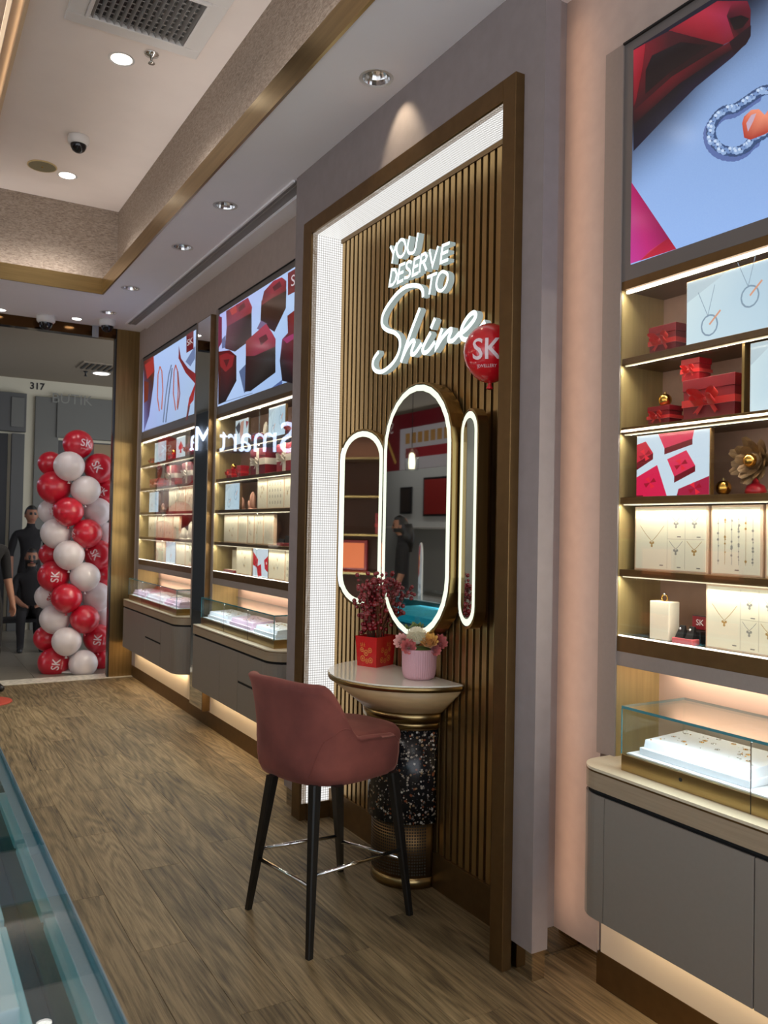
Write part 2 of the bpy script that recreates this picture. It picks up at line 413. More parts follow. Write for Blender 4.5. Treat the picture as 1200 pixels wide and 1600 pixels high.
def copy_thing(root, loc, label=None, group=None, rz=0):
    r_ = root.copy(); COL.objects.link(r_); r_.location = loc; r_.rotation_euler = (0, 0, rz)
    if label: r_['label'] = label
    if group: r_['group'] = group
    for c_ in list(root.children):
        k = c_.copy(); COL.objects.link(k); k.parent = r_
        for d_ in list(c_.children):
            e_ = d_.copy(); COL.objects.link(e_); e_.parent = k
    return r_
def area(name, loc, rot, sx, sy, power, col=(1, .95, .88), parent=None):
    l = bpy.data.lights.new(name, 'AREA'); l.shape = 'RECTANGLE'; l.size = sx; l.size_y = sy; l.energy = power; l.color = col
    o = bpy.data.objects.new(name, l); COL.objects.link(o); o.location = loc; o.rotation_euler = rot
    if parent is not None: attach(o, parent)
    return o
def spot(name, loc, power, ang, col=(1, .93, .84), blend=.4, size=.03, parent=None, rot=(0, 0, 0)):
    l = bpy.data.lights.new(name, 'SPOT'); l.energy = power; l.spot_size = math.radians(ang); l.spot_blend = blend; l.color = col; l.shadow_soft_size = size
    o = bpy.data.objects.new(name, l); COL.objects.link(o); o.location = loc; o.rotation_euler = rot
    if parent is not None: attach(o, parent)
    return o
# ================================================================ the room shell
YB, ZC, ZU = 8.41, 3.43, 4.2
XW, XV = 2.06, 1.86
# floor: sub-floor plus separate planks
fl = struct(box('floor', pbr('sub_floor', srgb(60, 50, 38), .8), None, -6.0, 2.4, -3.0, 8.36, -0.06, -0.006))
PW, PL = 0.184, 1.22
pm = MB().bbox(0, PW-.0012, 0, PL-.0012, -0.0058, 0, b=.0006).build('plank', M_PLANK, fl)
first = True
xi = 0; x = 2.06-PW
while x > -1.3:
    y = 8.36-PL+((xi*0.43) % 1.0)*PL
    yy = y
    while yy > -0.6:
        y1 = min(yy+PL, 8.36); L = y1-max(yy, -0.6)
        if first: o = pm; first = False
        else:
            o = pm.copy(); COL.objects.link(o)
        o.location = (x, yy, 0)
        if yy+PL > 8.36: o.scale = (1, (8.36-yy)/PL, 1)
        yy -= PL
    if y+0 < 8.36-PL*0.999 or True:
        # short end piece towards the threshold
        gap = 8.36-(y+PL)
        if gap > 0.03:
            o = pm.copy(); COL.objects.link(o); o.location = (x, y+PL, 0); o.scale = (1, gap/PL, 1)
    x -= PW; xi += 1
rest = MB().box(-6.0, x+PW-.002, -3.0, 8.36, -.0058, -.0002).build('plank_field', M_PLANK, fl, 'stuff')
rest2 = MB().box(x+PW, 2.06, -3.0, -1.83, -.0058, -.0002).build('plank_field', M_PLANK, fl, 'stuff')

# threshold and mall floor
struct(box('trim_1', pbr('pale_stone_threshold', srgb(214, 206, 190), .4, noise=.25, nscale=25), None, -6, 2.06, 8.36, 8.62, -0.06, 0.004))
mf = struct(box('floor_mall', pbr('tile_bed', srgb(60, 58, 54), .9), None, -7, 8.0, 8.62, 24.0, -0.06, -0.006))
M_TILE = pbr('mall_tile', srgb(128, 122, 110), .3, noise=.06, nscale=6)
tl = MB().bbox(0, .797, 0, .797, -.0058, 0, b=.001).build('tile', M_TILE, mf)
k = 0
for i in range(5):
    for j in range(6):
        o = tl if k == 0 else tl.copy()
        if k: COL.objects.link(o)
        o.location = (.4+.8*i, 8.625+.8*j, 0); k += 1
MB().box(-7, .397, 8.62, 24, -.0058, -.0003).box(4.4, 8, 8.62, 24, -.0058, -.0003).box(.397, 4.4, 13.43, 24, -.0058, -.0003).build('tile_field', M_TILE, mf, 'stuff')

# ceiling: white soffit slab with a raised tray
XT, YT = 1.44, 7.196
cs = MB()
DL = [(588, 122), (352, 321), (285, 386), (204, 450), (169, 488)]       # recessed downlights in the soffit strip
so = MB().box(XT+.014, 2.6, -3, 8.6, ZC, ZC+.125).build('tmp', M_WHITE)
cut_ = MB()
for (a, b_) in DL:
    q = at(a, b_, 'z', ZC); cut_.prism([(q.x+.060*math.cos(2*PI*i/32), q.y+.060*math.sin(2*PI*i/32)) for i in range(32)], ZC-.02, ZC+.09)
cut_ = cut_.build('tmp_cut', M_WHITE)
bo = so.modifiers.new('b', 'BOOLEAN'); bo.operation = 'DIFFERENCE'; bo.object = cut_; bo.solver = 'EXACT'
me_ = bpy.data.meshes.new_from_object(so.evaluated_get(bpy.context.evaluated_depsgraph_get()))
cs.add([v_.co[:] for v_ in me_.vertices], [list(p_.vertices) for p_ in me_.polygons])
bpy.data.objects.remove(so); bpy.data.objects.remove(cut_)
cs.box(-6, XT+.014, YT+.014, 8.6, ZC, ZC+.125)
cs.box(-6, -3.0, -3, YT+.014, ZC, ZC+.125)
cs.box(-3.0, XT+.014, -3, -2.4, ZC, ZC+.125)
ceil_ = struct(cs.build('ceiling', M_WHITE))
tr = MB().box(XT, XT+.014, -2.4, YT+.014, ZC-.004, ZC+.128).box(-3.0, XT, YT, YT+.014, ZC-.004, ZC+.128).build('trim_2', M_BRASSH); struct(tr)
wp = MB().box(XT+.15, XT+.2, -2.4, YT+.2, ZC+.125, ZU).box(-3.0, XT+.15, YT+.15, YT+.2, ZC+.125, ZU)
struct(wp.build('wall_ceiling_tray', M_WEAVE))
up = MB().box(.52, XT+.2, -2.4, YT+.2, ZU, ZU+.05).box(-3.0, .52, 6.95, YT+.2, ZU, ZU+.05)
up.box(-3.2, .56, -2.4, 7.0, ZU+.3, ZU+.35)
struct(up.build('ceiling_tray', M_UPPER))
M_COVE = pbr('warm_cove_paint', srgb(226, 196, 160), .8)
struct(MB().box(.5, .52, -2.4, 6.97, ZU-.03, ZU+.3).box(-3.0, .5, 6.95, 6.97, ZU-.03, ZU+.3).build('trim_3', M_COVE))
struct(MB().box(-3.2, -3.0, -3, 8.4, ZC+.125, ZU+.3).box(-3.2, 1.6, -2.6, -2.4, ZC+.125, ZU+.3).build('wall_ceiling_left', M_WHITE))
# hidden cove strip
cl = thing('cove_light', 'warm light strip inside the raised ceiling recess at the upper left', 'light', (.44, 4.0, ZU+.1))
box('light_strip', emis('cove_led', (1, .74, .5, 1), .7), cl, .43, .45, 1.5, 6.6, ZU+.02, ZU+.04)
area('lamp', (.42, 4, ZU+.06), (0, math.radians(-75), 0), .02, 5.0, 1.6, (1, .8, .6), cl)
# light lines added on the tray ledge to brighten the tray ceiling
for i_, (a_, b_, c_, d_) in enumerate(((1.46, 1.475, .5, 7.0), (-2.6, 1.3, 7.215, 7.23))):
    tl_ = thing('added_tray_light', ['added hidden light line on the long ledge of the ceiling tray', 'added hidden light line on the far ledge of the ceiling tray'][i_], 'light', ((a_+b_)/2, (c_+d_)/2, ZC+.125), 'added ceiling tray light lines')
    box('light_strip', emis('added_tray_led', (1, .93, .85, 1), 1.0), tl_, a_, b_, c_, d_, ZC+.1255, ZC+.13)
    area('lamp', ((a_+b_)/2, (c_+d_)/2, ZC+.132), (PI, math.radians(28), 0) if i_ == 0 else (PI-math.radians(28), 0, 0), b_-a_, d_-c_, 9 if i_ == 0 else 4.5, (1, .95, .91), tl_)
# slot diffuser recess in the soffit along the bay wall
sl = thing('slot_diffuser', 'long narrow linear air slot in the white ceiling above the wall bays', 'air vent', (1.9, 6.2, ZC))
box('slot', pbr('slot_dark', srgb(150, 146, 144), .8), sl, 1.862, 1.95, 4.22, 8.12, ZC-.003, ZC-.0005)
box('slot_edge', M_WHITE, sl, 1.85, 1.862, 4.22, 8.14, ZC-.012, ZC)
box('slot_edge', M_WHITE, sl, 1.95, 2.06, 4.22, 8.14, ZC-.022, ZC)
box('slot_blade', pbr('slot_blade', srgb(170, 164, 160), .6), sl, 1.888, 1.894, 4.22, 8.12, ZC-.008, ZC)

# bay wall (far and near), niche, vanity pillar
TH = .3
wr = MB()
wr.box(XW, XW+TH, 4.0, YB+.05, 3.127, ZC)                    # above far bays
wr.box(XW, XW+TH, -1.5, 2.3, 3.127, ZC)                       # above the near bay
wr.box(XW, XW+TH, 2.046, 2.3, .1, 3.127)                      # niche back
wr.box(XW, XW+TH, 6.03, 6.46, .11, 3.127)                     # behind mirror strip
wr.box(XW, XW+TH, 8.283, YB+.05, .11, 3.127)
wr.box(XW, XW+TH, 4.0, 4.25, .11, 3.127)
wr.box(XW+.24, XW+TH, -1.5, YB+.05, 0, ZC)
struct(wr.build('wall_right', M_NICHE))
wv = MB()
wv.box(XV, XV+.065, 2.147, 4.19, .1, ZC) if False else None
# the pillar: frame-wide opening left free for the alcove
wv.box(XV, XV+.068, 2.147, 2.262, .1, ZC)
wv.box(XV, XV+.068, 3.99, 4.19, .1, ZC)
wv.box(XV, XV+.068, 2.262, 3.99, 3.105, ZC)
wv.box(XV+.068, XW, 2.262, 2.32, .1, ZC)
wv.box(XV+.068, XW, 3.98, 4.19, .1, ZC)
wv.box(XV+.068, XW, 2.32, 3.98, 3.11, ZC)
struct(wv.build('wall_vanity', M_WALL))
# dark mirrored skirting under pillar and niche
mb = MB().box(XV+.012, XV+.066, 2.157, 2.262, 0, .1).box(XV+.012, XV+.066, 3.99, 4.18, 0, .1).box(XV+.066, XW, 2.268, 2.32, 0, .1).box(XW-.001, XW+.02, 2.05, 2.27, 0, .1)
struct(mb.build('baseboard_vanity', M_MIRRORDIM))
# bronze plinth running under the bays
bb = MB().box(XW, XW+.02, 4.19, YB, 0, .11).box(XW, XW+.02, -1.5, 2.05, 0, .11)
struct(bb.build('baseboard_right', M_BRONZE))
# warm light line behind the pillar edge, washing the niche
nl = thing('niche_light', 'hidden warm light line behind the pillar edge washing the niche', 'light', (XV+.075, 2.25, 1.7))
box('light_strip', emis('warm_led', (1, .66, .44, 1), .8), nl, XV+.07, XV+.08, 2.235, 2.255, .12, 3.4)
area('lamp', (XV+.1, 2.22, 1.75), (math.radians(90), 0, math.radians(215)), .03, 3.2, 1.9, (1, .64, .44), nl)

# front wall: gold pillar, brown mirror beam, glass line
gp = MB().box(1.84, 2.06, YB, YB+.16, .0, ZC).build('wall_front', M_PILLAR); struct(gp)
struct(MB().box(-6, 1.83, YB, YB+.10, 3.33, ZC).build('trim_4', pbr('dark_bronze_mirror', srgb(92, 66, 40), .12, 1.0)))
struct(MB().box(1.825, 1.84, YB, YB+.06, 0, ZC).build('trim_5', M_BLACK))

# ================================================================ ceiling fittings
def downlight(px, py, z, lit, label, power=0, ang=50, r=.055, tilt=(0, 0, 0), warm=(1, .97, .93)):
    q = at(px, py, 'z', z)
    t = thing('downlight', label, 'downlight', (q.x, q.y, z), 'recessed ceiling downlights')
    R_ = r
    MB().lathe([(R_+.012, -.003), (R_+.012, -.001), (R_, -.004), (R_-.002, -.001)], (q.x, q.y, z), 28).build('rim', M_WHITEPL, t)
    if lit:
        MB().lathe([(.0001, -.0035), (R_-.004, -.0035)], (q.x, q.y, z), 24).build('lens', M_LAMP, t)
    else:
        # faceted chrome reflector hanging a little below the ceiling line
        MB().lathe([(R_-.003, -.001), (R_-.008, .02), (R_-.022, .05), (R_-.034, .07), (.0001, .072)], (q.x, q.y, z), 18, smooth=False).build('reflector', M_CHROME, t)
        MB().lathe([(.0001, .055), (.026, .055), (.026, .068)], (q.x, q.y, z), 16).build('lamp_face', emis('lamp_face', (1, .86, .6, 1), 2.5), t)
    if power: spot('lamp', (q.x, q.y, z-.012 if lit else z+.05), power, ang, warm, .5, .03, t, tilt)
    return t
downlight(190, 92, ZU, True, 'bright round ceiling downlight beside the sprinkler and air grille', 30, 120, .062)
downlight(105, 274, ZU, True, 'bright round ceiling downlight beside the round ceiling speaker', 30, 120, .062)
downlight(588, 122, ZC, False, 'chrome downlight casting a beam on the wall above the vanity frame', 13, 66, .062, (0, math.radians(-19), 0), (1, .84, .6))
downlight(352, 321, ZC, False, 'chrome ceiling downlight, second from the vanity frame', 15, 70, .062)
downlight(285, 386, ZC, False, 'chrome ceiling downlight, third from the vanity frame', 15, 70, .062)
downlight(204, 450, ZC, False, 'chrome ceiling downlight, fourth from the vanity frame', 15, 70, .062)
downlight(169, 488, ZC, False, 'chrome ceiling downlight closest to the gold pillar', 12, 70, .062)
downlight(120, 498, ZC, True, 'small bright ceiling downlight between the two dome cameras', 14, 110, .045)
downlight(1, 484, ZC, True, 'small bright ceiling downlight at the left edge of the photo', 14, 110, .045)

# square air grille
vc = Vector((1.06, 4.34, ZU))
gv = thing('air_grille', 'square white ceiling air grille with dark louvres', 'air vent', vc)
H_, W_ = .32, .36
mb = MB()
for (a, b_, c, d) in ((-W_, W_, -H_, -H_+.09), (-W_, W_, H_-.09, H_), (-W_, -W_+.09, -H_+.09, H_-.09), (W_-.09, W_, -H_+.09, H_-.09)): mb.bbox(vc.x+a, vc.x+b_, vc.y+c, vc.y+d, ZU-.018, ZU, b=.005)
mb.build('frame', M_WHITEPL, gv)
mb = MB()
for (a, b_, c, d) in ((-W_+.09, W_-.09, -H_+.09, -H_+.11), (-W_+.09, W_-.09, H_-.11, H_-.09), (-W_+.09, -W_+.11, -H_+.11, H_-.11), (W_-.11, W_-.09, -H_+.11, H_-.11)): mb.bbox(vc.x+a, vc.x+b_, vc.y+c, vc.y+d, ZU-.03, ZU-.002, b=.003)
mb.build('inner_frame', M_WHITEPL, gv)
box('backing', M_BLACK, gv, vc.x-W_+.1, vc.x+W_-.1, vc.y-H_+.1, vc.y+H_-.1, ZU-.003, ZU-.001)
n = 14
for i in range(n):
    xx = vc.x-W_+.12+(2*W_-.24)*i/(n-1)
    MB().add([(xx-.009, vc.y-H_+.11, ZU-.006), (xx-.007, vc.y-H_+.11, ZU-.004), (xx+.007, vc.y-H_+.11, ZU-.026), (xx+.005, vc.y-H_+.11, ZU-.028), (xx-.009, vc.y+H_-.11, ZU-.006), (xx-.007, vc.y+H_-.11, ZU-.004), (xx+.007, vc.y+H_-.11, ZU-.026), (xx+.005, vc.y+H_-.11, ZU-.028)],
        [(0, 1, 2, 3), (4, 7, 6, 5), (0, 4, 5, 1), (1, 5, 6, 2), (2, 6, 7, 3), (3, 7, 4, 0)]).build('slat', M_GREY, gv)
for i in range(9):
    yy = vc.y-H_+.13+(2*H_-.26)*i/8
    box('crossbar', M_GREY, gv, vc.x-W_+.11, vc.x+W_-.11, yy-.002, yy+.002, ZU-.012, ZU-.008)

q = at(237, 84, 'z', ZU)
t = thing('sprinkler', 'small metal fire sprinkler head under the air grille', 'sprinkler', q)
MB().lathe([(.0001, -.001), (.042, -.001), (.04, -.008), (.02, -.014), (.012, -.02), (.0001, -.02)], q, 20).build('cover_plate', M_CHROME, t)
MB().lathe([(.0001, -.02), (.008, -.02), (.008, -.05), (.02, -.053), (.02, -.057), (.0001, -.057)], q, 14).build('deflector', M_CHROME, t)
def dome(px, py, z, label, s=1.0):
    q = at(px, py, 'z', z)
    t = thing('dome_camera', label, 'security camera', q, 'dome security cameras')
    MB().lathe([(.0001, 0), (.068*s, 0), (.07*s, -.01*s), (.068*s, -.04*s), (.058*s, -.052*s), (.05*s, -.055*s)], q, 28).build('housing', M_WHITEPL, t)
    MB().lathe([(.052*s, -.05*s), (.05*s, -.07*s), (.038*s, -.092*s), (.02*s, -.104*s), (.0001, -.107*s)], q, 24).build('dome', pbr('smoked_dome', (.01, .01, .012, 1), .08), t)
dome(123, 214, ZU, 'white dome security camera with black bubble on the upper ceiling', 1.05)
dome(72, 494, ZC, 'white dome security camera on the soffit left of the small downlight', 1.2)
dome(168, 500, ZC, 'white dome security camera on the soffit next to the gold pillar', 1.1)
q = at(66, 259, 'z', ZU)
t = thing('ceiling_speaker', 'flat round beige ceiling speaker beside the dome camera', 'speaker', q)
MB().lathe([(.105, 0), (.107, -.004), (.104, -.008), (.097, -.008)], q, 32).build('rim', pbr('beige_rim', srgb(206, 180, 130), .5), t)
MB().lathe([(.098, -.007), (.05, -.009), (.0001, -.0095)], q, 32).build('speaker_cloth', pbr('olive_mesh', srgb(124, 114, 84), .7, noise=.2, nscale=900), t)
MB().sphere((q.x, q.y, q.z-.01), .006, 8, 6).build('logo_badge', M_GOLD, t)
# clear plastic tag hanging under the beam
q = at(149, 509, 'y', 8.40)
t = thing('hanging_tag', 'small clear plastic strip hanging from the beam beside the dome camera', 'tag', q)
MB().bbox(q.x-.03, q.x+.03, 8.385, 8.39, q.z-.115, q.z, b=.002).build('strip', pbr('frosted_plastic', srgb(150, 152, 156), .3), t)
MB().box(q.x-.005, q.x+.005, 8.383, 8.386, q.z-.09, q.z-.03).build('print', M_GREY, t)

# ================================================================ vanity alcove
YL, YR, ZT = 4.0, 2.252, 3.105       # outer frame
XF, XS = 1.82, 2.0
yl, yr, zt = 3.905, 2.323, 3.03
va = thing('vanity_alcove', 'tall bronze framed vanity alcove with ribbed bronze slats and glowing reveals', 'wall panel', (XF, 3.1, 0))
box('frame_post', M_BRONZE, va, XF, XV, YR, yr, 0, ZT, b=.002)
box('frame_post', M_BRONZE, va, XF, XV, yl, YL, 0, ZT, b=.002)
box('frame_header', M_BRONZE, va, XF, XV, yr, yl, zt, ZT, b=.002)
MB().box(XF+.012, XS+.03, yl, yl+.012, .085, zt).build('light_panel', M_MESHGLOW, va)['label'] = 'glowing white perforated side reveal'
MB().box(XF+.012, XS+.03, yr, yl, zt, zt+.012).build('light_panel', M_MESHGLOW, va)['label'] = 'glowing white perforated top reveal'
MB().box(XV, XS+.03, yr-.012, yr, 0, zt).build('side_panel', M_BRONZE, va)
box('backing', pbr('dark_backing', srgb(36, 26, 16), .7, .2), va, XS+.02, XS+.03, yr, yl, 0, zt)
MB().box(XS-.004, XS+.02, yr, yl, zt-.022, zt).build('top_trim', M_BRONZE, va)
sm = MB().bbox(0, .024, -.0145, .0145, .145, zt-.022, b=.0015).build('slat', M_SLAT, va)
base_i = sm
k = 0
yy = yr+.02
while yy < yl-.012:
    o = base_i if k == 0 else base_i.copy()
    if k: COL.objects.link(o); o.parent = va; o.matrix_parent_inverse = base_i.matrix_parent_inverse
    o.location = (XS, yy, 0); yy += .0452; k += 1
# raised plinth along the foot of the alcove
box('plinth', M_BRONZE, va, XS-.012, XS+.02, yr, yl, 0, .145)
box('side_plinth', M_BRONZE, va, XF+.04, XS-.012, yl-.012, yl, 0, .085)

# ---- neon lettering (strokes measured on the photograph's sign plane)
M_NEON = emis('neon_face', (.86, 1, .97, 1), 1.5)
M_NEONSIDE = emis('neon_side', (.55, .66, .64, 1), .42)
M_NEONBACK = emis('neon_backglow', (1, .9, .7, 1), 1.2)
sg = thing('neon_sign', 'white illuminated wall lettering reading YOU DESERVE TO Shine on the slats', 'sign', (1.95, 3.05, 2.2))
XN0, XN1 = 1.962, 1.992
def stroke(mb, pts, wd, closed=False, smooth_n=0):
    P2 = []
    for (a, b_) in pts:
        q = at(560+a/4.615, 340+b_/4.615, 'x', XN0); P2.append((q.y, q.z))
    if smooth_n: P2 = [tuple(v) for v in smooth_path([(a, b_, 0) for a, b_ in P2], smooth_n, closed)]
    P2 = [Vector((p_[0], p_[1])) for p_ in P2]
    n = len(P2); Ls = []; Rs = []
    for i in range(n):
        a = P2[(i-1) % n] if (closed or i > 0) else P2[i]
        c = P2[(i+1) % n] if (closed or i < n-1) else P2[i]
        d1 = (P2[i]-a); d2 = (c-P2[i])
        t_ = Vector((0, 0))
        if d1.length > 1e-9: t_ += d1.normalized()
        if d2.length > 1e-9: t_ += d2.normalized()
        t_.normalize(); nn = Vector((-t_.y, t_.x))
        kk = 1.0
        if d1.length > 1e-9 and d2.length > 1e-9: kk = 1/max(.5, abs(t_.dot(d1.normalized())))
        p_ = P2[i].copy()
        if not closed and i == 0: p_ -= t_*wd*.4
        if not closed and i == n-1: p_ += t_*wd*.4
        Ls.append(p_+nn*wd*.5*kk); Rs.append(p_-nn*wd*.5*kk)
    m_ = n if closed else n-1
    vs = []
    for i in range(n):
        for x_ in (XN0, XN1): vs.append((x_, Ls[i].x, Ls[i].y)); vs.append((x_, Rs[i].x, Rs[i].y))
    F0, FS, FB = [], [], []
    for i in range(m_):
        a, b_ = i*4, ((i+1) % n)*4
        F0.append((a, a+1, b_+1, b_)); FB.append((a+2, b_+2, b_+3, a+3))
        FS.append((a, b_, b_+2, a+2)); FS.append((a+1, a+3, b_+3, b_+1))
    if not closed:
        FS.append((0, 2, 3, 1)); e_ = (n-1)*4; FS.append((e_, e_+1, e_+3, e_+2))
    mb.add(vs, F0, 0); mb.add(vs, FS, 1); mb.add(vs, FB, 2)
LET = [
 ('Y', .0135, [([(232, 212), (252, 258)], 0, 0), ([(275, 190), (252, 258), (243, 322)], 0, 0)]),
 ('O', .0135, [([(300, 165), (280, 198), (276, 245), (290, 280), (312, 280), (332, 250), (339, 205), (330, 168), (315, 158)], 1, 4)]),
 ('U', .0135, [([(368, 140), (354, 215), (362, 252), (385, 256), (408, 232), (428, 118)], 0, 4)]),
 ('D', .0135, [([(240, 375), (222, 492), (248, 483), (268, 452), (276, 405), (264, 374)], 1, 0)]),
 ('E', .0135, [([(332, 330), (298, 345), (282, 470), (318, 452)], 0, 0), ([(290, 406), (320, 392)], 0, 0)]),
 ('S', .0135, [([(380, 322), (364, 316), (347, 338), (350, 364), (368, 380), (372, 405), (358, 428), (335, 434)], 0, 3)]),
 ('E', .0135, [([(437, 285), (405, 300), (390, 418), (426, 400)], 0, 0), ([(398, 358), (426, 345)], 0, 0)]),
 ('R', .0135, [([(440, 388), (454, 272), (480, 258), (493, 280), (483, 308), (448, 328)], 0, 0), ([(468, 320), (488, 372)], 0, 0)]),
 ('V', .0135, [([(513, 238), (534, 350), (572, 215)], 0, 0)]),
 ('E', .0135, [([(652, 184), (607, 203), (592, 325), (642, 304)], 0, 0), ([(600, 262), (642, 244)], 0, 0)]),
 ('T', .0135, [([(500, 428), (560, 403)], 0, 0), ([(531, 416), (512, 545)], 0, 0)]),
 ('O', .0135, [([(628, 396), (602, 390), (577, 420), (562, 478), (570, 518), (595, 528), (622, 503), (641, 455), (642, 412)], 1, 4)]),
 ('S', .0195, [([(465, 560), (462, 525), (440, 497), (400, 488), (340, 500), (280, 545), (220, 620), (180, 690), (168, 750), (180, 790), (215, 815), (260, 830), (293, 865), (300, 920), (285, 985), (250, 1045), (205, 1090), (160, 1113), (122, 1103), (103, 1070), (110, 1020), (140, 975)], 0, 3)]),
 ('h', .0195, [([(438, 665), (390, 790), (345, 920), (310, 1032)], 0, 2), ([(322, 1000), (355, 930), (390, 888), (404, 900), (386, 950), (383, 985), (408, 978), (450, 918)], 0, 3)]),
 ('i', .0195, [([(547, 738), (527, 788)], 0, 0), ([(515, 838), (482, 900), (463, 948), (472, 975), (502, 962), (545, 905)], 0, 3)]),
 ('n', .0195, [([(600, 812), (577, 880), (560, 940), (600, 872), (648, 817), (668, 806), (664, 832), (650, 870), (654, 890), (684, 884), (722, 840)], 0, 3)]),
 ('e', .0195, [([(728, 842), (780, 802), (830, 742), (846, 702), (830, 685), (795, 710), (757, 768), (738, 828), (748, 870), (784, 880), (832, 850), (880, 790), (905, 758)], 0, 3)]),
]
for (nm, wd, strokes_) in LET:
    mb = MB()
    for (pts, cl_, sn) in strokes_: stroke(mb, pts, wd, bool(cl_), sn)
    mb.build('letter', [M_NEON, M_NEONSIDE, M_NEONBACK], sg)

# ---- balloon tucked behind the right post
def on_ball(c, r, u, v, ax, up, sc=1.0):
    """u,v small angles (rad) on the sphere about the outward direction ax"""
    rt = up.cross(ax).normalized()
    d = (ax*math.cos(u)*math.cos(v)+rt*math.sin(u)*math.cos(v)+up*math.sin(v))
    return c+Vector((d.x*r, d.y*r, d.z*r*sc))
M_BRED = pbr('red_balloon', srgb(206, 18, 34), .22, coat=.6, spec=.6)
M_BREDP = pbr('red_pearl_balloon', srgb(200, 24, 48), .3, coat=.4, spec=.6)
M_BWHITEP = pbr('white_pearl_balloon', srgb(226, 214, 214), .3, coat=.4, sheen=.3)
M_INK = pbr('white_ink', srgb(240, 216, 220), .5)
M_INKRED = pbr('red_ink', srgb(190, 30, 44), .5)
def ball_mesh(mb, c, r, zs):
    prof = []
    for j in range(15):
        a = PI*j/14; rr = math.sin(a); zz = -math.cos(a)
        if zz < 0: rr *= 1-.10*(-zz)**2
        prof.append((max(1e-4, rr*r), zz*r*zs*(1.0 if zz > 0 else 1.06)))
    mb.lathe(prof, c, 26)
def balloon(c, r, red, label, sk=None, ax=None, rot=0.0, mat=None, zs=1.04, group='balloons of the column'):
    t = thing('balloon', label, 'balloon', (c.x, c.y, c.z), group)
    mb = MB(); ball_mesh(mb, c, r, zs)
    mb.build('skin', mat or (M_BREDP if red else M_BWHITEP), t)
    MB().lathe([(.006, 0), (.007, -.008), (.014, -.02), (.0135, -.023), (.0001, -.018)], (c.x, c.y, c.z-r*zs*1.055), 10).build('knot', mat or (M_BREDP if red else M_BWHITEP), t)
    if sk is not None:
        vs, fs = text_geo('SK', sk, 0, sk*.012, 2)
        vs2, fs2 = text_geo('JEWELLERY', sk*.17, 0, 0, 1)
        up = Vector((0, 0, 1)); ax = ax.normalized(); up = (up-ax*up.dot(ax)).normalized()
        up = Matrix.Rotation(rot, 3, ax) @ up
        mb = MB()
        for V, F, dy in ((vs, fs, 0), (vs2, fs2, -sk*.55)):
            mb.add([on_ball(c, r*1.02, a/r, (b_+dy)/r, ax, up, zs) for a, b_ in V], F)
        mb.build('printed_logo', M_INK if red else M_INKRED, t)
    return t
bc = at(766, 551, 'x', 1.895)
toC = (EYE-bc); toC.z *= .4
balloon(bc, .1, True, 'red balloon with white SK print at the right end of the Shine sign', .1, Matrix.Rotation(math.radians(-9), 3, 'Z') @ toC, 0, M_BRED, 1.08, None)

# ---- three pill mirrors
M_RING = emis('mirror_ring_light', (.92, 1, .80, 1), .92)
def pill(w, h, n=14):
    r = w/2; pts = []
    for i in range(n+1): a = PI*i/n; pts.append((r*math.cos(a), h/2-r+r*math.sin(a)))
    for i in range(n+1): a = PI+PI*i/n; pts.append((r*math.cos(a), -h/2+r+r*math.sin(a)))
    return pts
def pill_mirror(label, org, u, w, h, depth):
    """org: centre of the front face, u: width direction; front faces n"""
    v = Vector((0, 0, 1)); u = Vector(u).normalized(); n_ = u.cross(v).normalized()
    if n_.x > 0: n_ = -n_
    t = thing('pill_mirror', label, 'mirror', org, 'vanity mirrors')
    def P3(a, b_, d): return tuple(Vector(org)+u*a+v*b_+n_*d)
    A, B_, C_, D_ = pill(w, h), pill(w-.014, h-.014), pill(w-.022, h-.022), pill(w-.075, h-.075)
    N = len(A)
    def ring(mb, p, dp, q_, dq, mi=0):
        vs = [P3(a, b_, dp) for a, b_ in p]+[P3(a, b_, dq) for a, b_ in q_]
        mb.add(vs, [(i, (i+1) % N, N+(i+1) % N, N+i) for i in range(N)], mi)
    mb = MB(); ring(mb, A, -depth, A, -.002); ring(mb, A, -.002, B_, 0); mb.add([P3(a, b_, -depth) for a, b_ in A], [list(range(N))])
    mb.smooth = [False]*len(mb.f)
    mb.build('frame', M_BRASS, t)
    mb = MB(); ring(mb, B_, 0, C_, -.001); mb.build('bezel', M_MIRROR, t)
    mb = MB(); ring(mb, C_, -.001, D_, -.001); mb.build('light_ring', M_RING, t)
    mb = MB(); mb.add([P3(a, b_, -.001) for a, b_ in D_], [list(range(N))]); mb.build('mirror_glass', M_MIRROR, t)
    return t
pill_mirror('largest pill-shaped lit mirror, middle of the three on the slat wall', (1.915, 3.01, 1.585), (0, 1, 0), .555, 1.10, .07)
def wing(hy, sgn, label, h, zc, wa, w_):
    d = Vector((-math.sin(wa), sgn*math.cos(wa), 0))
    c = Vector((1.945, hy, zc))+d*(w_/2)
    pill_mirror(label, c, d*sgn, w_, h, .045)
wing(3.31, 1, 'narrow pill-shaped lit mirror left of the large mirror, by the white reveal', .84, 1.555, .36, .29)
wing(2.725, -1, 'narrow pill-shaped lit mirror right of the large mirror, angled away', .86, 1.55, .25, .19)
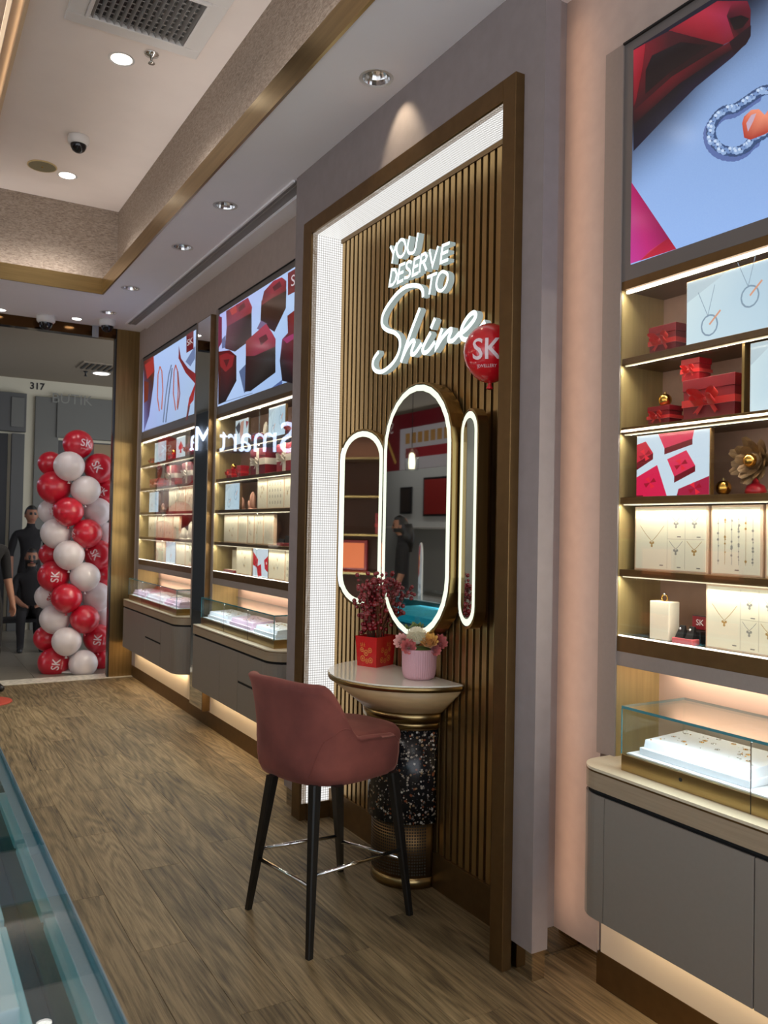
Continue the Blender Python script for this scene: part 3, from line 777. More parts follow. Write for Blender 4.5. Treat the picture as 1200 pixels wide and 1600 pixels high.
# ================================================================ round vanity table
TC = Vector((1.975, 3.095)); TR = .372; TZ = .882
tb = thing('vanity_table', 'half-round vanity table with white top, brass bands and speckled terrazzo column', 'table', (TC.x, TC.y, 0))
def half(r, xmax=XS-.013, n=48):
    """circle outline clipped at the slat wall"""
    out = []
    for i in range(n):
        a = 2*PI*i/n; p_ = (TC.x+r*math.cos(a), TC.y+r*math.sin(a))
        out.append((min(p_[0], xmax), p_[1]))
    return out
def frustum(name, mat, r0, z0, r1, z1, smooth=True):
    A, B_ = half(r0), half(r1); n = len(A); mb = MB()
    vs = [(a, b_, z0) for a, b_ in A]+[(a, b_, z1) for a, b_ in B_]
    mb.add(vs, [(i, (i+1) % n, n+(i+1) % n, n+i) for i in range(n)], 0, smooth)
    mb.add(vs[:n], [list(range(n))[::-1]]); mb.add(vs[n:], [list(range(n))])
    return mb.build(name, mat, tb)
M_TOP = pbr('glossy_white_top', srgb(246, 244, 230), .07, coat=.5)
frustum('table_top', M_TOP, TR-.004, TZ-.006, TR-.004, TZ)
frustum('edge_band', M_BRASSH, TR-.004, TZ-.026, TR, TZ-.006)
frustum('cone', pbr('beige_wood_veneer', srgb(196, 164, 118), .4, noise=.08, nscale=12, stretch=(1, 1, 6)), .222, .742, TR-.008, TZ-.026)
frustum('brass_collar', M_BRASSH, .212, .70, .216, .742)
frustum('brass_collar', M_BRASSH, .2, .672, .2, .70)
frustum('dark_groove', M_BRONZE, .19, .664, .19, .672)
frustum('terrazzo_drum', M_TERRAZZO, .186, .275, .186, .664)
frustum('plinth_ring', M_BRONZE, .166, .045, .166, .275)
frustum('foot', M_BRASSH, .166, 0, .168, .045)
# perforated bronze band: small raised grid of studs too fine to pick apart
mb = MB()
for i in range(44):
    a = PI*.55+PI*.9*i/43
    for j in range(17):
        z = .06+j*.0125; rr = .1675; c = Vector((TC.x+rr*math.cos(a), TC.y+rr*math.sin(a), z)); tx = Vector((-math.sin(a), math.cos(a), 0))*.0036
        if c.x < XS-.02: mb.add([c-tx-Vector((0, 0, .0036)), c+tx-Vector((0, 0, .0036)), c+tx+Vector((0, 0, .0036)), c-tx+Vector((0, 0, .0036))], [(0, 1, 2, 3)])
mb.build('perforations', pbr('perforation_dark', srgb(46, 38, 26), .6), tb, 'stuff')

# ---- pink fluted pot with flowers
PC = at(656, 1056, 'z', TZ); PC = Vector((1.9, 2.925, TZ))
pt = thing('flower_pot', 'pale pink fluted pot on the vanity table', 'pot', PC)
prof = [(.0001, 0), (.05, 0), (.062, .006), (.068, .02), (.0715, .05), (.0725, .115), (.0725, .125), (.068, .126), (.066, .11), (.0001, .108)]
MB().lathe(prof, PC, 192, rip=.012, ripn=48).build('pot_body', pbr('pink_ceramic', srgb(206, 160, 168), .5), pt)
fb = thing('flower_bouquet', 'small bouquet of white, yellow and pink roses in the pink pot', 'flowers', PC+Vector((0, 0, .12)))
def petal(mb, c, ax, up, w_, h, cup, mi=0, n=4):
    """curved petal patch growing from c along up, leaning outwards along ax"""
    rt = up.cross(ax).normalized(); vs = []; fs = []
    for j in range(n+1):
        tj = j/n
        for i in range(n+1):
            ti = i/n*2-1
            wid = w_*(max(0, math.sin(PI*(.12+.80*tj)))**.55)*ti
            out = cup*(tj**1.6)-cup*.7*ti*ti*(1-.4*tj)
            vs.append(c+rt*wid+up*(h*tj-h*.15*ti*ti*tj)+ax*out)
    for j in range(n):
        for i in range(n): a = j*(n+1)+i; fs.append((a, a+1, a+n+2, a+n+1))
    mb.add(vs, fs, mi, True)
def rose(name, c, r, mat, facing, rings=((.1, 3), (.28, 5), (.5, 6), (.75, 8), (1.0, 10)), label=None):
    mb = MB(); up = Vector(facing).normalized(); s_ = up.orthogonal().normalized(); q_ = up.cross(s_)
    for k, (rr, n_) in enumerate(rings):
        for i in range(n_):
            a = 2*PI*(i+.37*k)/n_+random.uniform(-.1, .1); ax = s_*math.cos(a)+q_*math.sin(a)
            petal(mb, c+ax*r*rr*.5-up*r*.35, ax, up, r*(.28+.2*rr), r*(1.0-.3*rr), r*(.1+.34*rr*rr))
    o = mb.build(name, mat, fb)
    if label: o['label'] = label
M_FW = pbr('cream_petals', srgb(236, 228, 200), .6, sheen=.2); M_FY = pbr('yellow_petals', srgb(238, 186, 96), .6, sheen=.2)
M_FP = pbr('pink_petals', srgb(226, 128, 124), .6, sheen=.2); M_FPP = pbr('pale_pink_petals', srgb(238, 186, 176), .6, sheen=.2); M_LEAF = pbr('green_leaf', srgb(110, 128, 66), .6)
cdir = (EYE-PC); cdir.z = 0; cdir.normalize(); rdir = Vector((-cdir.y, cdir.x, 0))     # towards the viewer side / sideways
def fpos(a, b_, h): return PC+rdir*a+cdir*b_+Vector((0, 0, .125+h))
# white chrysanthemum: many narrow petals
mb = MB(); c = fpos(-.012, .03, .05)
for i in range(130):
    z = 1-2*(i+.5)/130*.72; a = i*2.39996; s_ = math.sqrt(max(0, 1-z*z)); d = Vector((s_*math.cos(a), s_*math.sin(a), z))
    d = (d+cdir*.35).normalized(); e1 = d.orthogonal().normalized(); petal(mb, c+d*.022, e1, d, .006, .024, .004, n=2)
mb.sphere(c, .03, 14, 8)
mb.build('white_flower', M_FW, fb)['label'] = 'white pompom flower'
rose('yellow_rose', fpos(.04, .045, .035), .042, M_FY, cdir*.8+Vector((0, 0, .7)), label='yellow rose')
rose('pink_rose', fpos(-.045, .05, .012), .036, M_FP, cdir+Vector((0, 0, .3)), label='salmon pink rose')
rose('pink_rose', fpos(.083, .015, .03), .036, M_FP, cdir+rdir*.6+Vector((0, 0, .5)), label='deep pink rose')
rose('pale_rose', fpos(-.075, .02, .03), .036, M_FPP, cdir-rdir*.6+Vector((0, 0, .5)), label='pale pink rose')
rose('pale_rose', fpos(.03, -.01, .068), .036, M_FPP, cdir*.4+Vector((0, 0, 1)), label='peach rose')
rose('pink_rose', fpos(.066, .04, .0), .026, M_FP, cdir+rdir*.5, label='small pink rose')
for (a, b_, h) in ((-.02, -.05, .085), (.03, -.06, .09), (.075, -.045, .085), (-.05, -.05, .075), (.05, -.05, .1)):
    mb = MB(); c = fpos(a, b_, h)
    mb.tube([fpos(a*.5, b_*.5, 0), c], .0018, 5)
    for i in range(5):
        an = 2*PI*i/5+a*40; d = (rdir*math.cos(an)+cdir*math.sin(an)+Vector((0, 0, .5))).normalized()
        petal(mb, c, Vector((0, 0, 1)), d, .009, .03, .004, n=2)
    mb.build('leaf_sprig', M_LEAF, fb)
MB().sphere(PC+Vector((0, 0, .105)), .06, 16, 8, sc=(1, 1, .5)).build('flower_foam', M_LEAF, fb)

# ---- red gift bag with berry branches
BC = at(585, 1030, 'z', TZ); BC = Vector((1.905, 3.3, TZ))
bg = thing('gift_bag', 'red paper bag printed with gold motifs on the vanity table', 'bag', BC)
Rb = Matrix.Translation(BC) @ Matrix.Rotation(math.radians(24), 4, 'Z')
M_BAG = pbr('red_bag_paper', srgb(196, 22, 24), .35, coat=.3)
mb = MB(Rb)
bw, bd, bh = .075, .06, .135
mb.add([(-bw*.88, -bd*.88, 0), (bw*.88, -bd*.88, 0), (bw*.88, bd*.88, 0), (-bw*.88, bd*.88, 0), (-bw, -bd, bh), (bw, -bd, bh), (bw, bd, bh), (-bw, bd, bh),
        (-bw+.003, -bd+.003, bh), (bw-.003, -bd+.003, bh), (bw-.003, bd-.003, bh), (-bw+.003, bd-.003, bh), (-bw*.85, -bd*.85, .01), (bw*.85, -bd*.85, .01), (bw*.85, bd*.85, .01), (-bw*.85, bd*.85, .01)],
       [(3, 2, 1, 0), (0, 1, 5, 4), (1, 2, 6, 5), (2, 3, 7, 6), (3, 0, 4, 7), (4, 5, 9, 8), (5, 6, 10, 9), (6, 7, 11, 10), (7, 4, 8, 11), (8, 9, 13, 12), (9, 10, 14, 13), (10, 11, 15, 14), (11, 8, 12, 15), (12, 13, 14, 15)])
mb.build('bag_body', M_BAG, bg)
# gold printed motifs on the two faces seen
GP = srgb(214, 132, 60)
def face_fr(side):
    def fr(a, b_, h):
        k = .88+.12*b_/bh
        q_ = Vector((a*k, -bd*k-h-.0006, b_)) if side == 0 else Vector((-bw*k-h-.0006, a*k, b_))
        return Rb @ q_
    return fr
for side, span in ((0, .06), (1, .05)):
    ar = Art(face_fr(side))
    for (a, b_, r_) in ((-.5, .03, .013), (.45, .035, .014), (-.05, .025, .011), (.5, .075, .011), (-.45, .075, .012), (.02, .062, .014)):
        ar.dot(a*span, b_, r_, GP, 14); ar.dot(a*span, b_, r_*.72, srgb(190, 30, 28), 14); ar.dot(a*span, b_, r_*.4, GP, 10)
    for (a, b_) in ((.1, .1), (.3, .1), (.5, .1)):
        ar.line([(a*span, b_-.008), (a*span+.008, b_-.008)], .002, GP); ar.line([(a*span, b_), (a*span+.008, b_)], .002, GP); ar.line([(a*span+.004, b_-.01), (a*span+.004, b_+.008)], .002, GP)
    ar.build('printed_motif', M_PRINT, bg)
br = thing('berry_branches', 'bunch of dark red berry branches standing in the red bag', 'branches', BC+Vector((0, 0, .12)))
M_BERRY = pbr('red_berry', srgb(126, 16, 26), .25, coat=.4); M_TWIG = pbr('brown_twig', srgb(92, 52, 34), .7)
bm_ = MB(); random.seed(11)
for i in range(20):
    a = random.uniform(0, 2*PI); l_ = random.uniform(.03, .15); h = random.uniform(.17, .285)
    top = BC+Vector((math.cos(a)*l_*.6-.012, math.sin(a)*l_*.95-.015, bh+h-.3*l_)); top.x = min(top.x, 1.965)
    root = BC+Vector((math.cos(a)*.025, math.sin(a)*.025, .05)); mid = (root+top)*.5+Vector((0, 0, .03))
    path = smooth_path([root, mid, top], 4)
    path = [Vector((min(p_.x, 1.97), p_.y, p_.z)) for p_ in path]
    MB().tube(path, [.0022]*(len(path)-1)+[.001], 5).build('twig', M_TWIG, br)
    for k in range(22):
        p_ = path[random.randint(3, len(path)-1)]
        c = p_+Vector((random.uniform(-.028, .028), random.uniform(-.028, .028), random.uniform(-.022, .026))); c.x = min(c.x, 1.97)
        bm_.sphere(c, random.uniform(.0075, .0112), 8, 6); bm_.tube([p_, c], .0008, 3, 1, False)
bm_.build('berries', [M_BERRY, M_TWIG], br, 'stuff')
mb = MB()
for i in range(60):
    a = random.uniform(0, 2*PI); l_ = random.uniform(0, .05)
    top = BC+Vector((math.cos(a)*l_+.0, math.sin(a)*l_-.06, bh+random.uniform(.08, .22))); top.x = min(top.x, 1.965)
    mb.tube([BC+Vector((0, -.01, .1)), (BC+top)*.5+Vector((0, -.012, .06)), top], [.001, .001, .0005], 3, 0, False)
mb.build('dry_stalks', pbr('dry_grass', srgb(128, 78, 44), .8), br, 'stuff')

# ================================================================ bar stool
SC = Vector((1.50, 2.94, 0)); SA = math.radians(15.7)
SM = Matrix.Translation(SC) @ Matrix.Rotation(SA, 4, 'Z')
st = thing('bar_stool', 'dusty pink velvet bar stool with black legs in front of the vanity table', 'stool', SC)
m, nt, p = new_mat('pink_velvet')
lw = nt.nodes.new('ShaderNodeLayerWeight'); lw.inputs['Blend'].default_value = .35
g = nt.nodes.new('ShaderNodeNewGeometry'); n = nt.nodes.new('ShaderNodeTexNoise'); n.inputs['Scale'].default_value = 7; n.inputs['Detail'].default_value = 4; nt.links.new(g.outputs['Position'], n.inputs['Vector'])
r = nt.nodes.new('ShaderNodeValToRGB'); r.color_ramp.elements[0].position = .35; r.color_ramp.elements[1].position = .7
r.color_ramp.elements[0].color = srgb(106, 54, 48); r.color_ramp.elements[1].color = srgb(130, 70, 61)
nt.links.new(n.outputs['Fac'], r.inputs[0]); nt.links.new(r.outputs[0], p.inputs['Base Color'])
p.inputs['Roughness'].default_value = .9; p.inputs['Sheen Weight'].default_value = .4; p.inputs['Sheen Roughness'].default_value = .35; p.inputs['Sheen Tint'].default_value = srgb(230, 160, 140)
M_VELVET = m
def sup(th, a, b_, e_=2.6):
    c, s_ = math.cos(th), math.sin(th)
    k = (abs(c/a)**e_+abs(s_/b_)**e_)**(-1/e_)
    return (c*k, s_*k)
def sstep(a, b_, x_): t_ = max(0, min(1, (x_-a)/(b_-a))); return t_*t_*(3-2*t_)
TH0 = math.radians(124)
NT = 64; mb = MB(); rows = []
ZB = .558
for i in range(NT+1):
    th = -TH0+2*TH0*i/NT; d = abs(math.degrees(th))
    top = .946-.006*sstep(0, 40, d)-.206*sstep(40, 74, d)-.012*sstep(80, 118, d)
    endk = sstep(112, 124, d); top -= .035*endk*endk
    lean = .03*(1-sstep(35, 85, d))+.012
    ax, ay = sup(th, .262, .245, 3.0); nrm = Vector((ax, ay)).normalized()
    H = top-.65
    prof = []
    for (k, z) in ((.8, ZB), (.93, ZB+.008), (.98, ZB+.035), (1.0, ZB+.08)): prof.append((ax*k, ay*k, z))
    for j in range(1, 8):
        t_ = j/7; prof.append((ax+nrm.x*lean*t_*t_*(H/.3 if H < .3 else 1), ay+nrm.y*lean*t_*t_*(H/.3 if H < .3 else 1), .65+H*t_-.012*(t_ > .99)))
    bx, by = prof[-1][0], prof[-1][1]; thk = .042
    prof.append((bx-nrm.x*.008, by-nrm.y*.008, top-.003)); prof.append((bx-nrm.x*.02, by-nrm.y*.02, top)); prof.append((bx-nrm.x*.034, by-nrm.y*.034, top-.004)); prof.append((bx-nrm.x*thk, by-nrm.y*thk, top-.016))
    for j in range(1, 6):
        t_ = 1-j/5; z = .665+(top-.016-.665)*t_; q_ = lean*t_*t_*(H/.3 if H < .3 else 1)
        prof.append((ax+nrm.x*(q_-thk), ay+nrm.y*(q_-thk), z))
    rows.append([(-p_[0], p_[1], p_[2]) for p_ in prof])
L = len(rows[0]); vs = [v_ for r_ in rows for v_ in r_]
fs = [(i*L+j, (i+1)*L+j, (i+1)*L+j+1, i*L+j+1) for i in range(NT) for j in range(L-1)]
fs += [list(range(L)), [NT*L+j for j in range(L)][::-1]]
mb.M = SM; mb.add(vs, fs, 0, True); sh = mb.build('back_shell', M_VELVET, st)
# underside and cushion
mb = MB(SM); n = 48
def ring_(k, z, e_=2.9, a=.258, b_=.24): return [(-sup(2*PI*i/n, a*k, b_*k, e_)[0], sup(2*PI*i/n, a*k, b_*k, e_)[1], z) for i in range(n)]
def loft(mb, rings, close0=True, close1=True):
    vs = [v_ for r_ in rings for v_ in r_]; m_ = len(rings[0])
    fs = [(j*m_+i, j*m_+(i+1) % m_, (j+1)*m_+(i+1) % m_, (j+1)*m_+i) for j in range(len(rings)-1) for i in range(m_)]
    if close0: fs.append(list(range(m_))[::-1])
    if close1: fs.append([(len(rings)-1)*m_+i for i in range(m_)])
    mb.add(vs, fs, 0, True)
loft(mb, [ring_(.72, ZB+.004), ring_(.88, ZB+.012), ring_(.955, ZB+.04), ring_(.965, .655)]); mb.build('seat_base', M_VELVET, st)
mb = MB(SM)
def cush(k, z): return [(x_+.018, y_, z_+.0*x_) for x_, y_, z_ in ring_(k, z, 3.2, .255, .212)]
loft(mb, [cush(.9, .65), cush(.985, .66), cush(1.0, .68), cush(.985, .70), cush(.93, .716), cush(.8, .724), cush(.4, .73), cush(.05, .731)]); mb.build('seat_cushion', M_VELVET, st)
mb = MB(SM)
for s_ in (-1, 1):
    pass
# seams running down the back corners
for s_ in (-1, 1):
    i0 = int((math.radians(62)*s_+TH0)/(2*TH0)*NT); i1 = int((math.radians(30)*s_+TH0)/(2*TH0)*NT)
    pts = []
    for j in range(8):
        ii = int(round(i0+(i1-i0)*j/7)); v_ = rows[ii][9-j]; nr = Vector((v_[0], v_[1], 0)).normalized(); pts.append(Vector(v_)+nr*.0006)
    MB(SM).tube(pts, .0016, 5).build('seam', M_VELVET, st)
# legs: floor positions measured from the photograph, tops under the seat
LT = {}
for (fx, fy) in ((-1, -1), (-1, 1), (1, -1), (1, 1)):
    fp, tp = {(-1, -1): ((483, 1498), (492, 1226)), (-1, 1): ((388, 1420), (426, 1212)), (1, -1): ((640, 1429), (613, 1206)), (1, 1): ((532, 1361), (527, 1228))}[(fx, fy)]
    foot = SM.inverted() @ at(*fp, 'z', 0.0); topl = SM.inverted() @ at(*tp, 'z', ZB+.01); topl.z = ZB+.012; LT[(fx, fy)] = (foot, topl)
    ax_ = Vector((1, 0, 0)); mb = MB(SM)
    r0, r1 = .0115, .0195
    def sq(c, r_): return [c+Vector((a*r_, b_*r_, 0)) for a, b_ in ((-1, -.7), (-.7, -1), (.7, -1), (1, -.7), (1, .7), (.7, 1), (-.7, 1), (-1, .7))]
    R0, R1 = sq(foot, r0), sq(topl, r1)
    mb.add(R0+R1, [list(range(8))[::-1], list(range(8, 16))]+[(i, (i+1) % 8, 8+(i+1) % 8, 8+i) for i in range(8)])
    mb.build('leg', M_BLACKWOOD, st)
def on_leg(k, z): a, b_ = LT[k]; return a+(b_-a)*(z/b_.z)
for a, b_, z in (((-1, -1), (-1, 1), .225), ((1, -1), (1, 1), .225), ((-1, -1), (1, -1), .262), ((-1, 1), (1, 1), .262)):
    MB(SM).tube([on_leg(a, z), on_leg(b_, z)], .0075, 12).build('footrest_bar', M_CHROME, st)
# ================================================================ wall display bays
SHZ = [2.076, 1.849, 1.62, 1.385, 1.168]     # shelf top edges, top to bottom
XI = 2.045; XBK = 2.245
ORD = ['first', 'second', 'third', 'fourth', 'fifth', 'sixth']
def bay(desc, yi0, yi1, yo0, yo1, seam, screen_art, title):
    """yi: inner near/far, yo: outer near/far"""
    t = thing('display_bay', 'tall wall display bay with lit brass shelves, '+desc, 'display cabinet', (XI, (yo0+yo1)/2, 1.07), 'lit wall display bays')
    for a, b_ in ((yo0, yi0), (yi1, yo1)):
        if b_-a > .02: MB().bbox(XI-.005, XW+.02, a, b_, .77, 3.127, b=.0015).build('pilaster', M_TAUPE, t)
    MB().bbox(XI, XW+.02, yi0, yi1, 2.33, 3.127, b=.001).build('screen_bezel', M_BEZEL, t)

    MB().box(XI-.008, XI, yi0, yi1, 3.121, 3.127).build('top_joint', M_BLACKGAP, t)
    MB().bbox(XI, XBK, yi0, yi1, 2.302, 2.33, b=.001).build('header', M_BRONZE, t)
    MB().box(XBK, XBK+.012, yi0, yi1, 1.07, 2.31).build('back_panel', M_COPPER, t)
    for a, b_ in ((yi0, yi0-.006), (yi1, yi1+.006)):
        MB().box(XI+.001, XBK, a+(.0015 if a == yi0 else -.0015), b_, .775, 2.33).build('side_panel', M_SIDE, t)
    box('led_strip', M_LED, t, XI+.012, XI+.022, yi0+.01, yi1-.01, 2.292, 2.301)
    for k, z in enumerate(SHZ):
        if k < 4: box('shelf', M_BRONZE, t, XI+.006, XBK, yi0, yi1, z-.022, z, b=.001)
        else:
            box('bottom_shelf', M_BRONZE, t, XI, XBK, yi0, yi1, z-.05, z, b=.001)
            box('front_led', M_LED, t, XI+.002, XI+.008, yi0+.005, yi1-.005, z, z+.004)
        if k < 4: box('led_strip', emis('led_soft', (1, .9, .66, 1), .75), t, XI+.012, XI+.018, yi0+.01, yi1-.01, z-.026, z-.022)
    ym = (yi0+yi1)/2
    for z in [2.29]+[q_-.03 for q_ in SHZ[:4]]:
        area('lamp', (XI+.024, ym, z), (0, math.radians(38), 0), .005, (yi1-yi0)*.96, 2.6*(yi1-yi0), (1, .92, .76), t)
    box('grey_band', M_TAUPE, t, XI, XW+.02, yi0, yi1, 1.072, 1.118, b=.001)
    MB().box(XBK, XBK+.01, yi0, yi1, .775, 1.12).build('niche_back', M_PINKBACK, t)
    area('lamp', (XBK-.03, ym, 1.068), (0, 0, 0), .02, (yi1-yi0)*.9, 1.5, (1, .8, .62), t)
    # sliding glass doors
    MB().box(XI-.001, XI+.002, yi0+.002, seam, SHZ[4]+.004, 2.29).build('glass_door', M_DOORGLASS, t)
    MB().box(XI+.0005, XI+.0035, seam, yi1-.002, SHZ[4]+.004, 2.29).build('glass_door', M_DOORGLASS, t)
    box('glass_edge', M_GLASS, t, XI-.002, XI+.003, seam-.002, seam+.002, SHZ[4]+.004, 2.29)
    screen_art([o_ for o_ in t.children if o_.name.startswith('screen_bezel')][0])
    return t

def gift_box(name, label, y, z, w_, d, h, mat, rib, group=None, x=None, front_bow=True, cross=False, xf=2.085, ry=0.0):
    """box standing with its front at xf; ribbon round it and a bow on the front"""
    xf = xf if x is None else x
    t = thing(name, label, 'gift box', (xf+d/2, y, z), group)
    MB().bbox(xf, xf+d, y-w_/2, y+w_/2, z, z+h*.72, b=.0015).build('box_body', mat, t)
    MB().bbox(xf-.002, xf+d+.002, y-w_/2-.002, y+w_/2+.002, z+h*.72, z+h, b=.0015).build('lid', mat, t)
    rw = min(w_, h)*.12
    e_ = .0035
    if cross:
        MB().box(xf-e_, xf+d+e_, y-rw, y+rw, z, z+h+e_).build('ribbon', rib, t)
        zz = z+h*.5
        MB().box(xf-e_, xf+d+e_, y-w_/2-e_, y+w_/2+e_, zz-rw, zz+rw).build('ribbon', rib, t)
    else:
        zz = z+h*.42
        MB().box(xf-e_, xf+d+e_, y-w_/2-e_, y+w_/2+e_, zz-rw*.7, zz+rw*.7).build('ribbon', rib, t)
    rb_ = [o_ for o_ in t.children if o_.name.startswith('ribbon')][-1]
    mb = MB(); s_ = min(w_*.55, h*.6, .075); zc = z+h*.45
    for sg_ in (-1, 1):
        for (u0, v0, L_) in ((.95, .38, 1), (.85, -.12, .9)):
            pts = [(0, 0), (.35*u0, .30+v0*.5), (u0*L_, v0+.22), (u0*L_*1.05, v0-.05), (.4*u0, v0*.4-.12), (0, 0)]
            pp = smooth_path([(a, b_, 0) for a, b_ in pts], 3)
            vs = []; fs = []
            for i, q_ in enumerate(pp):
                lift = .004+.012*math.sin(PI*i/(len(pp)-1))
                for k in (0, 1):
                    vs.append((xf-.004-lift*(.55+.9*k)*s_/.05, y+sg_*q_.x*s_*.62, zc+q_.y*s_*.62+(k-.5)*s_*.2))
            fs = [(2*i, 2*i+1, 2*i+3, 2*i+2) for i in range(len(pp)-1)]
            mb.add(vs, fs, 0, True)
        # tail
        vs = [(xf-.006, y, zc), (xf-.006, y+sg_*s_*.12, zc+.004), (xf-.012, y+sg_*s_*.62, zc-s_*.52), (xf-.01, y+sg_*s_*.42, zc-s_*.58), (xf-.008, y+sg_*s_*.5, zc-s_*.45)]
        mb.add(vs, [(0, 1, 2, 4), (0, 4, 3)], 0, True)
    mb.sphere((xf-.009, y, zc), s_*.13, 8, 6)
    mb.build('bow', rib, rb_)
    return t
GD = srgb(176, 140, 80); SV = srgb(150, 148, 140); CL = srgb(236, 230, 208); LN = srgb(206, 198, 176)
def board_art(kind, y0, y1, z0, z1, x, seed):
    rnd = random.Random(seed); ar = Art(yz_frame(x-.0004))
    W_, H_ = y1-y0, z1-z0
    Y = lambda u: y1-u*W_          # u runs left to right as seen from the room
    Z = lambda v_: z0+v_*H_
    def pend(u, v_, r_, c): ar.dot(Y(u), Z(v_), r_, c, 8)
    def necklace(u0, u1, vt, vb, c):
        um = (u0+u1)/2; pts = [(Y(u0), Z(vt)), (Y(u0+(um-u0)*.5), Z(vt+(vb-vt)*.55)), (Y(um), Z(vb)), (Y(u1-(u1-um)*.5), Z(vt+(vb-vt)*.55)), (Y(u1), Z(vt))]
        ar.line(pts, .0016, c); r_ = .022*min(W_, H_)+.003
        for a, b_ in ((0, 0), (-.8, .5), (.8, .5), (0, -1)): ar.dot(Y(um)+a*r_, Z(vb)-r_+b_*r_, r_*.6, c, 7)
        return ar
    def tag_(u, v_): ar.line([(Y(u), Z(v_)), (Y(u)-.014, Z(v_))], .003, srgb(120, 116, 108))
    if kind == 'necklaces':
        ar.line([(Y(.47), Z(.0)), (Y(.47), Z(1))], .002, LN); ar.line([(Y(.73), Z(0)), (Y(.73), Z(1))], .002, LN); ar.line([(Y(.47), Z(.5)), (Y(1), Z(.5))], .002, LN)
        necklace(.05, .42, .72, .45, GD); necklace(.5, .7, .95, .78, SV); necklace(.76, .97, .95, .78, SV); necklace(.5, .7, .47, .33, SV); necklace(.76, .97, .47, .33, GD)
        for u, v_ in ((.36, .05), (.62, .03), (.9, .03), (.62, .54), (.9, .54)): tag_(u, v_)
    elif kind == 'bracelets':
        n_ = 6
        for i in range(n_):
            u = .1+.8*i/(n_-1); c = (SV, GD, SV, SV, GD, SV)[i]
            ar.line([(Y(u), Z(.12)), (Y(u), Z(.9))], .0013, c)
            for k in range(rnd.choice((6, 10, 14))): ar.dot(Y(u)+rnd.uniform(-.001, .001), Z(.15+.72*rnd.random()), .0022+.002*rnd.random(), c, 6)
        tag_(.5, .04)
    elif kind == 'mini':
        for i in range(rnd.randint(3, 5)):
            u = .2+.6*rnd.random(); v_ = .2+.65*rnd.random(); necklace(u-.13, u+.13, min(.97, v_+.14), v_, rnd.choice((GD, SV)))
    elif kind == 'rings':
        for r_ in range(4):
            for c in range(5): ar.dot(Y(.14+.18*c), Z(.16+.22*r_), .0085, srgb(120, 112, 100), 8); ar.dot(Y(.14+.18*c), Z(.16+.22*r_), .005, CL, 8); ar.dot(Y(.14+.18*c), Z(.16+.22*r_)+.008, .004, SV, 6)
    elif kind == 'chains':
        for i in range(6): ar.line([(Y(.12+.15*i), Z(.1)), (Y(.12+.15*i), Z(.92))], .003, srgb(120, 118, 112))
    return ar
NB = [0]
def board(label, y0, y1, z, h, kind, x=2.1, group='cream jewellery boards in the wall bays'):
    y0, y1 = min(y0, y1)+.002, max(y0, y1)-.002
    t = thing('jewellery_board', label, 'jewellery display', (x+.012, (y0+y1)/2, z), group)
    MB().bbox(x, x+.022, y0, y1, z, z+h, b=.0015).build('rim', M_BOARDEDGE, t)
    bf_ = MB().box(x-.0012, x, y0+.006, y1-.006, z+.006, z+h-.006).build('board_face', M_BOARD, t)
    NB[0] += 1
    a = board_art(kind, y0+.012, y1-.012, z+.01, z+h-.01, x-.0014, NB[0])
    if a.f: a.build('jewellery', M_PRINT, bf_)
    return t
def photo(label, y0, y1, z, h, painter, x=2.095, group='small lit photo panels on the shelves'):
    y0, y1 = min(y0, y1)+.001, max(y0, y1)-.001
    t = thing('photo_panel', label, 'picture', (x+.01, (y0+y1)/2, z), group)
    pf_ = MB().bbox(x, x+.018, y0, y1, z, z+h, b=.001).build('frame', M_BRONZE, t)
    ar = Art(yz_frame(x-.0004)); W_ = y1-y0-.004; H_ = h-.004
    fr = lambda u, v_: (y1-.002-u*W_, z+.002+v_*H_)
    painter(ar, fr); ar.build('picture', M_SCREEN, pf_)
    return t
def necklace_photo(ar, f, n=2, warm=False):
    ar.poly([f(0, 0), f(1, 0), f(1, 1), f(0, 1)], None, [srgb(214, 236, 246), srgb(196, 222, 240), srgb(186, 212, 232), srgb(220, 238, 244)])
    ar.poly([f(0, .68), f(.5, 1), f(0, 1)], srgb(196, 214, 224))
    for i in range(n):
        u = .28+.46*i/(max(1, n-1)) if n > 1 else .5; v_ = .3+.28*(i % 2); c = srgb(134, 158, 180)
        ar.line([f(u-.14, v_+.5), f(u-.02, v_+.1)], .002, c); ar.line([f(u+.06, v_+.55), f(u-.02, v_+.1)], .002, c)
        r_ = .12; pts = [f(u+r_*math.cos(2*PI*k/12)*.8, v_-.05+r_*1.3*math.sin(2*PI*k/12)) for k in range(12)]
        ar.line(pts, .005, c, True); ar.line([f(u, v_-.04), f(u+.13, v_+.14)], .006, srgb(226, 160, 130))
